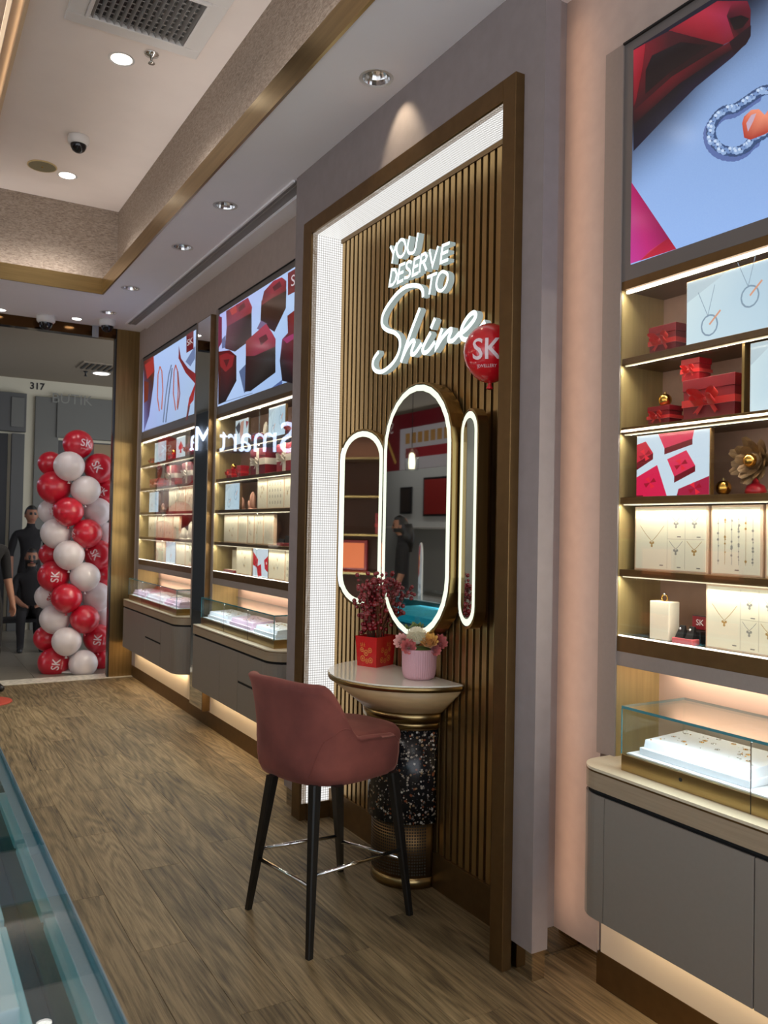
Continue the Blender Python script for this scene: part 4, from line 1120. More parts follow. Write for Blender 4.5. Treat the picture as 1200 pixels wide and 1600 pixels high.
def gifts_photo(ar, f):
    ar.poly([f(0, 0), f(1, 0), f(1, 1), f(0, 1)], srgb(210, 228, 244))
    def gb(pts, col, dark): ar.poly([f(*p_) for p_ in pts[:4]], col); ar.poly([f(*p_) for p_ in pts[4:]], dark)
    R1, R2, D1 = srgb(206, 36, 62), srgb(226, 50, 90), srgb(110, 14, 30)
    gb([(.31, 1), (.8, 1), (.78, .87), (.4, .76), (.4, .76), (.78, .87), (.78, .78), (.4, .66)], R2, D1)
    gb([(0, .86), (.13, .9), (.24, .7), (0, .56), (0, .56), (.24, .7), (.24, .6), (0, .44)], R1, D1)
    gb([(.44, .58), (.7, .7), (.82, .45), (.54, .3), (.54, .3), (.82, .45), (.82, .36), (.54, .2)], R2, D1)
    gb([(0, .32), (.3, .5), (.44, 0), (0, 0), (.0, .0), (.1, 0), (.1, .02), (0, .02)], srgb(222, 30, 80), D1)
    gb([(.6, .1), (1, .28), (1, 0), (.58, 0), (.58, 0), (.6, 0), (.6, .02), (.58, .02)], srgb(170, 30, 66), D1)
    for (u, v_) in ((.12, .68), (.63, .48), (.2, .22), (.82, .1)):
        for a in range(4):
            an = a*PI/2+.5; ar.poly([f(u, v_), f(u+.09*math.cos(an-.4), v_+.1*math.sin(an-.4)), f(u+.09*math.cos(an+.4), v_+.1*math.sin(an+.4))], srgb(236, 40, 60) if a % 2 else srgb(160, 16, 40))
def spade_photo(ar, f):
    ar.poly([f(0, 0), f(1, 0), f(1, 1), f(0, 1)], srgb(214, 230, 240))
    ar.poly([f(.5, .8), f(.75, .55), f(.7, .4), f(.55, .42), f(.6, .25), f(.4, .25), f(.45, .42), f(.3, .4), f(.25, .55)], srgb(206, 40, 40))
def portrait_photo(ar, f):
    ar.poly([f(0, 0), f(1, 0), f(1, 1), f(0, 1)], srgb(206, 222, 230))
    ar.poly([f(.0, .75), f(.3, .95), f(.45, .6), f(.25, .45)], srgb(40, 38, 44)); ar.poly([f(.4, .9), f(.65, .95), f(.6, .4), f(.45, .1), f(.35, .5)], srgb(196, 150, 130)); ar.poly([f(.8, .9), f(1, .85), f(.85, .6)], srgb(150, 50, 50))
def redblocks_photo(ar, f):
    ar.poly([f(0, 0), f(1, 0), f(1, 1), f(0, 1)], srgb(216, 230, 242))
    for pts in (((.0, .86), (.35, .6), (.3, .3), (.0, .4)), ((.25, .35), (.55, .45), (.6, .05), (.35, .0)), ((.75, .6), (1, .75), (1, .2), (.8, .3))): ar.poly([f(*p_) for p_ in pts], srgb(196, 24, 40))
    ar.line([f(.1, .6), f(.4, .2)], .006, srgb(120, 10, 26)); ar.dot(*f(.9, .5), .01, srgb(236, 200, 200), 8)
def gold_ball(label, y, z, r_=.025, x=2.14, group='gold ball ornaments'):
    t = thing('gold_ball', label, 'ornament', (x, y, z), group)
    MB().sphere((x, y, z+r_), r_, 20, 12).build('ball', M_GOLD, t)
    MB().lathe([(.0045, 0), (.0045, .006), (.001, .008)], (x, y, z+2*r_-.001), 10).build('cap', M_BRASS, t)
M_SKIN = pbr('peach_display_form', srgb(216, 164, 140), .6); M_IVORY = pbr('ivory_display_form', srgb(236, 226, 206), .5)
def hand_form(label, y, z, h, w_, mat, x=2.13):
    t = thing('hand_display', label, 'display stand', (x, y, z), 'hand-shaped ring stands')
    MB().lathe([(.0001, 0), (w_*.5, 0), (w_*.5, .006), (w_*.36, .012), (.0001, .012)], (x, y, z), 16).build('base', mat, t)
    for i, (dy, hh) in enumerate(((-.3, .86), (-.05, 1.0), (.2, .93))):
        MB().tube([(x, y+dy*w_*.7, z+.01), (x-.004, y+dy*w_, z+h*hh*.5), (x-.002, y+dy*w_*1.1, z+h*hh*.92), (x-.001, y+dy*w_*1.1, z+h*hh)], [w_*.26, w_*.22, w_*.16, w_*.05], 10).build('finger', mat, t)
    MB().tube([(x-.01, y+w_*.3, z+.012), (x-.016, y+w_*.55, z+h*.35), (x-.016, y+w_*.6, z+h*.5)], [w_*.18, w_*.15, w_*.06], 10).build('thumb', mat, t)

def yat(px, py, x): return at(px, py, 'x', x).y
# ---------------------------------------------------------------- screens
def zoom(ox, oy, s_): return lambda pts: [(ox+a/s_, oy+b_/s_) for a, b_ in pts]
def put_text(ar, body, size, cx, cy, slope, sx, col, mapper, bold=0):
    vs, fs = text_geo(body, size, 0, bold)
    ar.tri([mapper([(cx+u*sx, cy-v_+slope*u*sx)])[0] for u, v_ in vs], fs, col)
XSCR = XI-.0005
def screen_near(t):
    z = zoom(940, 0, 3.81); ar = Art(px_frame(XSCR))
    # visible part traced, the rest continued beyond the picture edge
    tl, bl = (190, 300), (170, 1575)
    y0 = 1.05
    def yz(y_, zz): return ('w', y_, zz)
    base = [at(*z([tl])[0], 'x', XSCR), at(*z([bl])[0], 'x', XSCR)]
    b4 = [(base[0].y, 3.09), (base[1].y, 2.378), (.70, 2.378), (.70, 3.09)]
    ar2 = Art(yz_frame(XSCR)); nx_, nz_ = 44, 30
    def tone(yy, zz):
        d = Vector((XSCR, yy, zz))-EYE; w3 = d.dot(_f); a_ = (600+FPX*d.dot(_r2)/w3-940)*3.81; b_ = (800-FPX*d.dot(_u2)/w3)*3.81
        n_ = Vector((790, 690)).normalized(); dist = (Vector((a_, b_))-Vector((190, 1010))).dot(n_)     # below-right of the printed shadow's edge
        k = sstep(-190, 170, dist+20*math.sin(a_*.011)); kk = .86+.14*min(1, max(0, (b_-300)/1100))
        lt_ = srgb(142*kk+8, 176*kk+8, 230*kk+8); dk_ = srgb(20, 18, 34)
        return tuple(x1*(1-k)+x2*k for x1, x2 in zip(dk_, lt_))
    for i in range(nx_):
        for j in range(nz_):
            q_ = []
            for (a, b_) in ((i, j), (i+1, j), (i+1, j+1), (i, j+1)): q_.append((base[0].y+(.70-base[0].y)*a/nx_, 2.378+(3.09-2.378)*b_/nz_))
            ar2.n = 0; ar2.poly(q_, None, [tone(*p_) for p_ in q_])
    ar2.build('screen', M_SCREEN, t)
    ar = Art(px_frame(XSCR-.0006))
    # gift box shadow, body, lid
    D0, D1, D2 = srgb(24, 14, 17), srgb(34, 16, 20), srgb(16, 12, 18)
    ar.poly(z([(190, 300), (255, 262), (400, 185), (730, 265), (600, 370), (420, 500), (190, 720)]), None, [srgb(120, 20, 34), srgb(110, 18, 30), srgb(66, 16, 22), D1, D0, D0, D2])
    ar.poly(z([(300, 330), (470, 250), (640, 270), (420, 420), (260, 560), (262, 420)]), D0)
    ar.poly(z([(190, 660), (420, 455), (640, 320), (760, 250), (830, 200), (820, 270), (700, 340), (460, 500), (190, 745)]), None, [srgb(60, 10, 20), srgb(96, 14, 26), srgb(70, 14, 22), srgb(90, 18, 30), srgb(100, 20, 34), srgb(50, 12, 22), srgb(40, 12, 18), srgb(60, 12, 20), srgb(26, 10, 16)])
    ar.poly(z([(190, 745), (460, 500), (700, 340), (820, 270), (885, 190), (870, 250), (780, 340), (560, 520), (380, 700), (190, 900)]), None, [D2, D2, D2, D1, srgb(40, 14, 24), srgb(34, 18, 32), srgb(34, 24, 44), srgb(30, 24, 44), srgb(26, 22, 40), srgb(26, 22, 40)])
    ar.poly(z([(400, 182), (500, 122), (600, 62), (690, 6), (790, 6), (760, 110), (790, 235), (725, 266)]), None, [srgb(120, 18, 30), srgb(156, 28, 44), srgb(172, 36, 58), srgb(140, 24, 42), srgb(110, 20, 40), srgb(150, 38, 70), srgb(120, 22, 36), srgb(116, 18, 32)])
    ar.poly(z([(780, 6), (868, 6), (888, 60), (885, 190), (830, 205), (790, 235), (745, 95)]), None, [srgb(130, 22, 46), srgb(110, 20, 40), srgb(90, 18, 34), srgb(60, 14, 24), srgb(44, 14, 20), srgb(90, 18, 30), srgb(60, 14, 26)])
    ar.poly(z([(760, 110), (830, 90), (880, 110), (840, 165), (790, 180)]), srgb(20, 12, 16))
    ar.poly(z([(190, 300), (262, 258), (245, 400), (205, 600), (190, 640)]), None, [srgb(176, 34, 54), srgb(156, 24, 40), srgb(130, 16, 30), srgb(110, 12, 26), srgb(90, 12, 24)])
    ar.poly(z([(760, 250), (890, 150), (888, 215), (860, 265), (790, 320)]), srgb(30, 14, 22))
    # magenta ribbon
    ar.poly(z([(178, 1085), (400, 1415), (290, 1530), (172, 1570)]), None, [srgb(170, 24, 92), srgb(140, 20, 76), srgb(190, 40, 120), srgb(196, 60, 150)])
    ar.poly(z([(400, 1415), (445, 1482), (230, 1552), (290, 1490)]), None, [srgb(150, 20, 50), srgb(176, 30, 60), srgb(196, 40, 60), srgb(206, 70, 110)])
    # heart pendant of stones with an orange heart
    H_ = [(1060, 545), (990, 535), (935, 555), (870, 600), (800, 645), (735, 660), (685, 705), (655, 770), (668, 840), (720, 890), (800, 905), (865, 880), (905, 840), (985, 790), (1060, 740)]
    sh_ = [(a-18, b_+28) for a, b_ in H_]
    Hs = [(v_.x, v_.y) for v_ in smooth_path([(a, b_, 0) for a, b_ in H_], 3)]
    for (a, b_) in Hs[6:38]:
        q_ = z([(a-16, b_+26)])[0]; ar.dot(q_[0], q_[1], 34/3.81, srgb(92, 112, 168), 10)
    for (a, b_) in Hs: q_ = z([(a, b_)])[0]; ar.dot(q_[0], q_[1], 31/3.81, srgb(58, 78, 118), 10)
    H_ = Hs[::2]
    for i in range(len(H_)-1):
        for k in range(2):
            a = H_[i][0]+(H_[i+1][0]-H_[i][0])*k/2; b_ = H_[i][1]+(H_[i+1][1]-H_[i][1])*k/2
            q_ = z([(a, b_)])[0]; jx, jy = ((2.2, -2.2) if (i+k) % 2 else (-2.2, 2.2)); ar.dot(q_[0]+jx, q_[1]+jy, 20/3.81, srgb(148, 176, 218), 7); ar.dot(q_[0]+jx-1.5, q_[1]+jy-1.5, 10/3.81, srgb(200, 218, 244), 5); ar.dot(q_[0]-jx*.6, q_[1]-jy*.6, 13/3.81, srgb(116, 146, 196), 6); ar.dot(q_[0]+jx*.2, q_[1]+jy*.2, 5/3.81, srgb(54, 74, 118), 5)
    ar.poly(z([(850, 740), (862, 700), (905, 660), (950, 655), (985, 690), (1020, 640), (1080, 630), (1110, 680), (1080, 750), (985, 805), (900, 838), (862, 825)]), None, [srgb(206, 84, 60)]*2+[srgb(240, 150, 120)]*3+[srgb(226, 100, 70)]*4+[srgb(170, 56, 44)]*3)
    ar.poly(z([(875, 740), (905, 690), (935, 680), (915, 730), (885, 790)]), srgb(196, 170, 190))
    ar.build('screen_picture', M_SCREEN, t)
def screen_mid(t):
    z = zoom(320, 400, 6.154); ar = Art(yz_frame(XSCR))
    ar.poly([(5.965, 2.39), (4.35, 2.39), (4.35, 3.08), (5.965, 3.08)], None, [srgb(176, 200, 240), srgb(150, 182, 228), srgb(170, 200, 236), srgb(176, 180, 236)])
    ar.build('screen', M_SCREEN, t)
    ar = Art(px_frame(XSCR-.0006)); RT, BD, DK = srgb(140, 46, 58), srgb(64, 50, 50), srgb(34, 15, 18)
    P_ = lambda pts, c, cols=None: ar.poly(z(pts), c, cols)
    P_([(130, 575), (165, 590), (165, 830), (130, 890)], srgb(130, 46, 80)); P_([(165, 800), (200, 760), (200, 880), (165, 890)], srgb(110, 120, 170))
    P_([(205, 530), (415, 400), (455, 490), (450, 545), (210, 690)], RT, [srgb(120, 44, 56), srgb(170, 52, 68), srgb(180, 60, 80), srgb(150, 50, 60), srgb(140, 70, 90)])
    P_([(210, 680), (450, 545), (450, 800), (290, 920), (195, 890)], BD, [srgb(110, 66, 80), srgb(40, 24, 20), srgb(74, 62, 62), srgb(76, 60, 62), srgb(96, 60, 74)])
    P_([(240, 520), (300, 470), (310, 540), (260, 570)], srgb(196, 70, 64)); P_([(320, 500), (380, 440), (390, 490), (330, 540)], srgb(110, 50, 50))
    P_([(535, 640), (545, 430), (785, 320), (780, 500), (670, 730)], DK, [srgb(50, 30, 34), srgb(58, 26, 24), srgb(34, 18, 14), srgb(40, 16, 18), srgb(48, 18, 26)])
    P_([(548, 440), (570, 340), (660, 240), (740, 205), (785, 240), (782, 335), (640, 410), (545, 475)], RT, [srgb(116, 40, 50)]*2+[srgb(176, 40, 60)]*2+[srgb(110, 30, 36)]*2+[srgb(140, 50, 62)]*2)
    P_([(650, 300), (720, 240), (740, 290), (670, 340)], srgb(90, 30, 38))
    P_([(330, 1110), (395, 1040), (395, 1300), (380, 1320)], srgb(96, 116, 160))
    P_([(500, 700), (540, 620), (600, 650), (560, 720)], srgb(130, 110, 150))
    P_([(395, 950), (680, 850), (680, 1120), (440, 1300), (385, 1305)], DK, [srgb(60, 24, 26), srgb(66, 60, 58), srgb(22, 10, 12), srgb(22, 10, 12), srgb(34, 18, 30)])
    P_([(395, 820), (590, 650), (650, 740), (682, 800), (680, 870), (480, 960), (395, 962)], RT, [srgb(150, 60, 62), srgb(190, 60, 90), srgb(180, 60, 84), srgb(170, 50, 80), srgb(140, 46, 66), srgb(150, 60, 80), srgb(140, 56, 60)])
    P_([(520, 790), (590, 750), (610, 800), (540, 860)], srgb(96, 36, 44))
    P_([(132, 920), (240, 905), (305, 960), (305, 1200), (200, 1400), (130, 1430)], DK, [srgb(90, 20, 26), srgb(110, 20, 26), srgb(60, 18, 20), srgb(26, 12, 14), srgb(20, 14, 24), srgb(20, 14, 26)])
    P_([(140, 960), (210, 930), (285, 960), (265, 1060), (200, 1115), (150, 1060)], srgb(150, 32, 40)); P_([(180, 1000), (240, 990), (210, 1070)], srgb(90, 16, 24))
    P_([(640, 1270), (745, 1190), (745, 1230)], srgb(90, 110, 170))
    P_([(745, 800), (800, 740), (795, 575), (866, 520), (866, 1230), (745, 1200), (722, 1010)], DK, [srgb(130, 50, 90), srgb(110, 30, 44), srgb(96, 26, 34), srgb(140, 30, 36), srgb(20, 12, 20), srgb(30, 18, 30), srgb(46, 34, 38)])
    P_([(750, 800), (866, 740), (866, 790), (790, 840)], srgb(170, 50, 110))
    # the print carries on behind the pillar
    P_([(866, 520), (1010, 440), (1010, 1180), (866, 1230)], DK)
    P_([(800, 165), (1010, 40), (1010, 270), (800, 380)], srgb(122, 42, 46)); put_text(ar, 'SK', 150, 880, 225, -.52, .62, srgb(232, 220, 226), z)
    ar.line(z([(200, 1400), (460, 1318)]), .8, srgb(110, 120, 150))
    ar.build('screen_picture', M_SCREEN2, t)
def screen_far(t):
    z = zoom(180, 400, 4); ar = Art(yz_frame(XSCR))
    ar.poly([(8.165, 2.40), (6.53, 2.40), (6.53, 3.08), (8.165, 3.08)], None, [srgb(150, 170, 226), srgb(160, 184, 214), srgb(176, 200, 238), srgb(166, 192, 240)])
    ar.build('screen', M_SCREEN, t)
    ar = Art(px_frame(XSCR-.0006)); P_ = lambda pts, c, cols=None: ar.poly(z(pts), c, cols)
    P_([(178, 660), (240, 625), (246, 720), (240, 800), (212, 1000), (180, 1098)], None, [srgb(80, 26, 30), srgb(170, 40, 46), srgb(120, 28, 34), srgb(50, 22, 30), srgb(60, 50, 110), srgb(110, 120, 190)])
    P_([(185, 680), (238, 640), (243, 720), (200, 770)], srgb(176, 40, 46)); P_([(180, 780), (210, 790), (205, 900), (180, 920)], srgb(110, 24, 26))
    P_([(398, 560), (412, 640), (455, 700), (502, 735), (502, 800), (440, 730), (396, 640)], None, [srgb(120, 26, 36)]*3+[srgb(150, 30, 36)]*4)
    P_([(502, 790), (490, 900), (452, 950), (462, 890)], srgb(176, 34, 36)); P_([(440, 1030), (455, 940), (470, 930), (452, 1020)], srgb(110, 40, 44))
    P_([(440, 660), (500, 560), (500, 640), (470, 690)], srgb(120, 140, 186))
    for pts, c in (([(276, 970), (264, 880), (268, 740), (280, 690), (292, 720), (298, 840), (290, 960)], srgb(206, 110, 84)), ([(300, 1040), (316, 880), (336, 740), (352, 680)], srgb(110, 126, 160)), ([(316, 1040), (332, 900), (356, 700)], srgb(96, 110, 140)),
                   ([(378, 965), (364, 860), (368, 720), (378, 680), (390, 720), (394, 850), (388, 950)], srgb(196, 96, 80)), ([(392, 720), (404, 860), (390, 960)], srgb(150, 80, 76))):
        ar.line(z(pts), 1.6, c)
    P_([(445, 495), (490, 465), (490, 580), (445, 606)], srgb(116, 26, 38)); put_text(ar, 'SK', 54, 467, 537, -.55, .62, srgb(232, 220, 226), z)
    ar.line(z([(180, 1095), (300, 1055)]), .7, srgb(110, 110, 140))
    ar.build('screen_picture', M_SCREEN2, t)

bay('nearest on the right beside the niche', .68, 1.965, .60, 2.046, 1.32, screen_near, None)
bay('between the vanity frame and the mirror strip', 4.33, 5.985, 4.25, 6.03, 5.13, screen_mid, None)
bay('farthest, next to the gold pillar', 6.50, 8.185, 6.46, 8.283, 7.36, screen_far, None)

# mirror strip between the two far bays
ms = thing('mirror_strip', 'tall narrow wall mirror with dark bronze edges between the two far bays', 'mirror', (2.02, 6.2, .12))
box('mirror_face', M_MIRROR, ms, 2.0, 2.004, 6.038, 6.335, .13, 3.085)
MB().box(2.002, XW, 6.03, 6.342, .12, 3.092).build('edge_frame', M_BRONZE, ms)

# ---------------------------------------------------------------- shelf contents
def row_y(px, k, x=2.1): return yat(px, at(px, 800, 'x', x) and 800, x)
def Y2(px, pz, x=2.1):
    """depth along the wall of a measured point at height pz on the plane x"""
    # two passes: the vertical is nearly, not exactly, upright in the photo
    y = yat(px, 800, x)
    for _ in range(3):
        d = Vector((x, y, pz))-EYE; sy = 800-FPX*d.dot(_u2)/d.dot(_f); y = yat(px, sy, x)
    return y
def span(a, b_, k, x=2.1): z = SHZ[k]+.1; return Y2(b_, z, x), Y2(a, z, x)
# near bay -----------------------------------------------------
NEARG = 'gift boxes in the near bay'
def mid(a, b_, k, x=2.1): s_ = span(a, b_, k, x); return (s_[0]+s_[1])/2, s_[1]-s_[0]
y, w_ = mid(1015, 1056, 0, 2.09); gift_box('gift_box', 'small dark red gift box on the top shelf of the near bay', y, SHZ[0], w_, .085, .092, M_DRED, M_RIBBON, NEARG, 2.09)
y0, y1 = span(1072, 1212, 0, 2.075); photo('wide lit picture of two pendants on the top shelf of the near bay', y0, y1, SHZ[0], .2, lambda a, f: necklace_photo(a, f, 2), 2.075)
y, w_ = mid(1013, 1046, 1, 2.09); gift_box('gift_box', 'small red gift box under a gold ball in the near bay', y, SHZ[1], w_, .06, .062, M_DRED, M_RIBBON, NEARG, 2.09)
gold_ball('gold ball resting on a small red gift box in the near bay', y, SHZ[1]+.0625, .021, 2.12)
y, w_ = mid(1068, 1148, 1, 2.09); gift_box('gift_box', 'large dark red gift box on the second shelf of the near bay', y, SHZ[1], w_, .09, .128, M_DRED, M_RIBBON, NEARG, 2.09)
y, w_ = mid(1065, 1092, 1, 2.10); gift_box('gift_box', 'small red gift box stacked on the large dark red box', y, SHZ[1]+.1285, w_, .055, .068, M_RED, M_RIBBON, NEARG, 2.10)
yy = Y2(1157, 1.95, 2.07); MB().box(2.07, XBK, yy-.012, yy-.004, SHZ[1], SHZ[0]-.022).build('shelf_divider', M_BRASS)
dv = bpy.data.objects['shelf_divider']; tag(dv, 'brass upright divider on the second shelf of the near bay', 'divider')
y0, y1 = span(1171, 1262, 1, 2.08); photo('white lit picture of a ring on the second shelf of the near bay', y0, y1, SHZ[1], .2, lambda a, f: necklace_photo(a, f, 1), 2.08)
y0, y1 = span(994, 1110, 2, 2.07); photo('lit picture of pink and red gift boxes on the third shelf of the near bay', y0, y1, SHZ[2], .2, gifts_photo, 2.07)
y, w_ = mid(1120, 1142, 2, 2.12); gold_ball('gold ball on the third shelf beside the gift box picture', y, SHZ[2], .023, 2.12)
# dried gold flower on a small red pot
y = Y2(1181, 1.72, 2.13)
fo = thing('gold_flower_ornament', 'brown and gold dried flower ornament on a red foot, third shelf of the near bay', 'ornament', (2.13, y, SHZ[2]))
M_DRY = pbr('dried_gold_petals', srgb(112, 84, 52), .5, .3, noise=.3, nscale=60); cc = Vector((2.13, y, SHZ[2]+.098))
MB().lathe([(.0001, 0), (.026, 0), (.03, .01), (.024, .026), (.012, .032), (.006, .05)], (2.13, y, SHZ[2]), 18).build('foot', M_RED, fo)
for i in range(46):
    a = 2.39996*i; ring_r = .015+.045*((i % 3)+1)/3; d = Vector((-.55+.12*(i % 3), math.cos(a), math.sin(a))).normalized(); mb = MB()
    petal(mb, cc+d*.02, Vector((-1, 0, 0)), d, .017, .03+.012*(i % 3), .012, n=3); mb.build('petal', M_DRY, fo)
MB().sphere(cc+Vector((-.026, 0, 0)), .02, 18, 12).build('gold_centre', M_GOLD, fo)
MB().sphere(cc, .03, 14, 10).build('core', M_DRY, fo)
# boards
for (a, b_, k, kd, wh) in ((991, 1107, 3, 'necklaces', 'cream board with necklaces on the fourth shelf, beside the brass side of the near bay'), (1110, 1192, 3, 'bracelets', 'cream board with a row of bracelets on the fourth shelf of the near bay'), (1195, 1275, 3, 'mini', 'cream board at the right picture edge on the fourth shelf'), (1102, 1225, 4, 'necklaces', 'cream board with necklaces on the bottom shelf of the near bay')):
    y0, y1 = span(a, b_, k, 2.085); board(wh, y0, y1, SHZ[k], .205 if k == 3 else .19, kd, 2.085)
# ring block
y, w_ = mid(1015, 1045, 4, 2.085); t = thing('ring_block', 'white leather ring block holding a gold ring, bottom shelf of the near bay', 'display stand', (2.11, y, SHZ[4]))
MB().bbox(2.085, 2.135, y-w_/2, y+w_/2, SHZ[4], SHZ[4]+.122, b=.003).build('block', M_IVORY, t)
mb = MB(); rc = Vector((2.11, y, SHZ[4]+.132)); mb.tube([rc+Vector((0, .011*math.cos(2*PI*i/16), .011*math.sin(2*PI*i/16))) for i in range(17)], .0022, 6); mb.build('ring', M_GOLD, t)
MB().sphere(rc+Vector((0, 0, .012)), .005, 8, 6).build('ring_stone', M_CHROME, t)
y, w_ = mid(1072, 1098, 4, 2.12); t = thing('ring_box', 'open black ring box with white SK lettering, bottom shelf of the near bay', 'box', (2.13, y, SHZ[4]))
MB().bbox(2.11, 2.15, y-w_/2, y+w_/2, SHZ[4]+.0, SHZ[4]+.04, b=.002).build('box_body', M_BLACK, t)
MB().bbox(2.148, 2.156, y-w_/2, y+w_/2, SHZ[4]+.04, SHZ[4]+.085, b=.002).build('lid', M_BLACK, t)
MB().box(2.146, 2.148, y-w_/2+.003, y+w_/2-.003, SHZ[4]+.043, SHZ[4]+.082).build('lining', M_DRED, t)
vs, fs = text_geo('SK', .026); ar = Art(yz_frame(2.1455)); ar.tri([(y-u, SHZ[4]+.063+v_) for u, v_ in vs], fs, srgb(230, 226, 226)); ar.build('logo', M_PRINT, t)
for i, px in enumerate((1063, 1078)):
    y = Y2(px, 1.2, 2.085); t = thing('earring_stand', ('dark earring stand on a pink base, left of two' if i == 0 else 'dark earring stand on a pink base, right of two')+' on the bottom shelf', 'display stand', (2.085, y, SHZ[4]), 'dark earring stands')
    MB().bbox(2.07, 2.105, y-.02, y+.02, SHZ[4], SHZ[4]+.018, b=.002).build('base', pbr('rose_base', srgb(196, 90, 96), .5), t)
    MB().add([(2.078, y-.015, SHZ[4]+.018), (2.1, y-.015, SHZ[4]+.018), (2.1, y+.015, SHZ[4]+.018), (2.078, y+.015, SHZ[4]+.018), (2.095, y-.009, SHZ[4]+.055), (2.1, y-.009, SHZ[4]+.055), (2.1, y+.009, SHZ[4]+.055), (2.095, y+.009, SHZ[4]+.055)], [(0, 3, 2, 1), (4, 5, 6, 7), (0, 1, 5, 4), (1, 2, 6, 5), (2, 3, 7, 6), (3, 0, 4, 7)]).build('card', M_BLACK, t)
    MB().sphere((2.086, y, SHZ[4]+.045), .0045, 8, 6).build('earring', M_CHROME, t)

# middle bay (coordinates from the enlarged view: origin 180,650, scale 4)
E4 = lambda v_: 180+v_/4
MG = 'gift boxes in the middle bay'; FG = 'gift boxes in the far bay'
B_ = 'of the middle bay'; A_ = 'of the far bay'
def sp4(a, b_, k, x=2.1): return span(E4(a), E4(b_), k, x)
y0, y1 = sp4(755, 838, 0, 2.1); photo('lit portrait picture on the top shelf '+B_, y0, y1, SHZ[0], .185, portrait_photo)
y0, y1 = sp4(958, 1064, 0, 2.08); photo('pale blue lit jewellery picture on the top shelf '+B_, y0, y1, SHZ[0], .2, lambda a, f: necklace_photo(a, f, 2), 2.08)
y0, y1 = sp4(915, 955, 0, 2.14); hand_form('ivory hand-shaped stand on the top shelf '+B_, (y0+y1)/2, SHZ[0], .14, .06, M_IVORY, 2.15)
y0, y1 = sp4(858, 912, 0, 2.1); gift_box('gift_box', 'small dark red gift box on the top shelf '+B_, (y0+y1)/2, SHZ[0], .08, .06, .06, M_DRED, M_RIBBON, MG)
y0, y1 = sp4(1072, 1135, 0, 2.1); gift_box('gift_box', 'red gift box with a gold ball on top, top shelf '+B_, (y0+y1)/2, SHZ[0], .12, .08, .085, M_DRED, M_RIBBON, MG); gold_ball('gold ball on a red gift box, top shelf '+B_, (y0+y1)/2, SHZ[0]+.0855, .024, 2.125)
y0, y1 = sp4(698, 752, 1); gift_box('gift_box', 'small red gift box under a gold ball on the second shelf '+B_, (y0+y1)/2, SHZ[1], .11, .07, .07, M_RED, M_RIBBON, MG); gold_ball('gold ball on a small red gift box, second shelf '+B_, (y0+y1)/2, SHZ[1]+.0705, .02, 2.12)
y0, y1 = sp4(770, 803, 1); gift_box('gift_box', 'narrow red gift box on the second shelf '+B_, (y0+y1)/2, SHZ[1], .07, .06, .085, M_RED, M_RIBBON, MG)
y0, y1 = sp4(850, 962, 1); gift_box('gift_box', 'tall dark red gift box with cream ribbon on the second shelf '+B_, (y0+y1)/2, SHZ[1], (y1-y0)*.8, .09, .178, M_DRED, M_CRIBBON, MG, cross=True)
y0, y1 = sp4(1012, 1135, 1); gift_box('gift_box', 'tall bright red gift box with cream ribbon on the second shelf '+B_, (y0+y1)/2, SHZ[1], (y1-y0)*.8, .09, .178, M_RED, M_CRIBBON, MG, cross=True)
y0, y1 = sp4(688, 778, 2, 2.08); photo('pale blue lit pendant picture on the third shelf '+B_, y0, y1, SHZ[2], .19, lambda a, f: necklace_photo(a, f, 2), 2.08)
y0, y1 = sp4(785, 835, 2, 2.14); hand_form('smaller peach hand-shaped stand on the third shelf '+B_, (y0+y1)/2, SHZ[2], .09, .07, M_SKIN, 2.12)
y0, y1 = sp4(838, 886, 2, 2.14); hand_form('taller peach hand-shaped stand on the third shelf '+B_, (y0+y1)/2, SHZ[2], .125, .07, M_SKIN, 2.14)
def boards(lst, k, kinds, which, h=.2, x=2.09):
    for i, (a, b_) in enumerate(lst):
        y0, y1 = sp4(a, b_, k, x); o_ = ORD[i]
        board(f'{o_} cream jewellery board from the left on the {ORD[k]} shelf {which}', y0, y1, SHZ[k], h, kinds[i], x)
boards([(888, 950), (951, 1056), (1057, 1140)], 2, ['mini', 'rings', 'mini'], B_)
boards([(680, 767), (769, 826), (828, 868), (870, 926), (928, 992)], 3, ['mini', 'chains', 'mini', 'mini', 'chains'], B_)
boards([(757, 852), (957, 1061), (1063, 1140)], 4, ['mini', 'mini', 'rings'], B_)
y0, y1 = sp4(861, 956, 4, 2.085); photo('lit picture of red gift boxes on the bottom shelf '+B_, y0, y1, SHZ[4], .195, redblocks_photo, 2.085)
y0, y1 = sp4(722, 755, 4, 2.16); board('narrow cream board set back on the bottom shelf '+B_, y0, y1, SHZ[4], .16, 'x', 2.17)
y0, y1 = sp4(690, 750, 4, 2.09); t = thing('ring_tray', 'low dark red ring tray on the bottom shelf '+B_, 'tray', (2.1, (y0+y1)/2, SHZ[4])); MB().bbox(2.075, 2.12, y0, y1, SHZ[4], SHZ[4]+.02, b=.003).build('tray_body', M_DRED, t); MB().box(2.08, 2.115, y0+.006, y1-.006, SHZ[4]+.02, SHZ[4]+.022).build('tray_pad', M_IVORY, t)
for i, (a, b_, hh) in enumerate(((1020, 1055, .04), (1060, 1110, .075))):
    y0, y1 = sp4(a, b_, 3, 2.09); t = thing('ring_box', ('low' if i == 0 else 'taller')+' black ring box with red base, fourth shelf '+B_, 'box', (2.1, (y0+y1)/2, SHZ[3]), 'black ring boxes in the middle bay')
    MB().bbox(2.08, 2.12, y0, y1, SHZ[3], SHZ[3]+.02, b=.002).build('base', M_DRED, t); MB().bbox(2.09, 2.12, y0+.005, y1-.005, SHZ[3]+.02, SHZ[3]+.02+hh*.6, b=.002).build('box_body', M_BLACK, t)
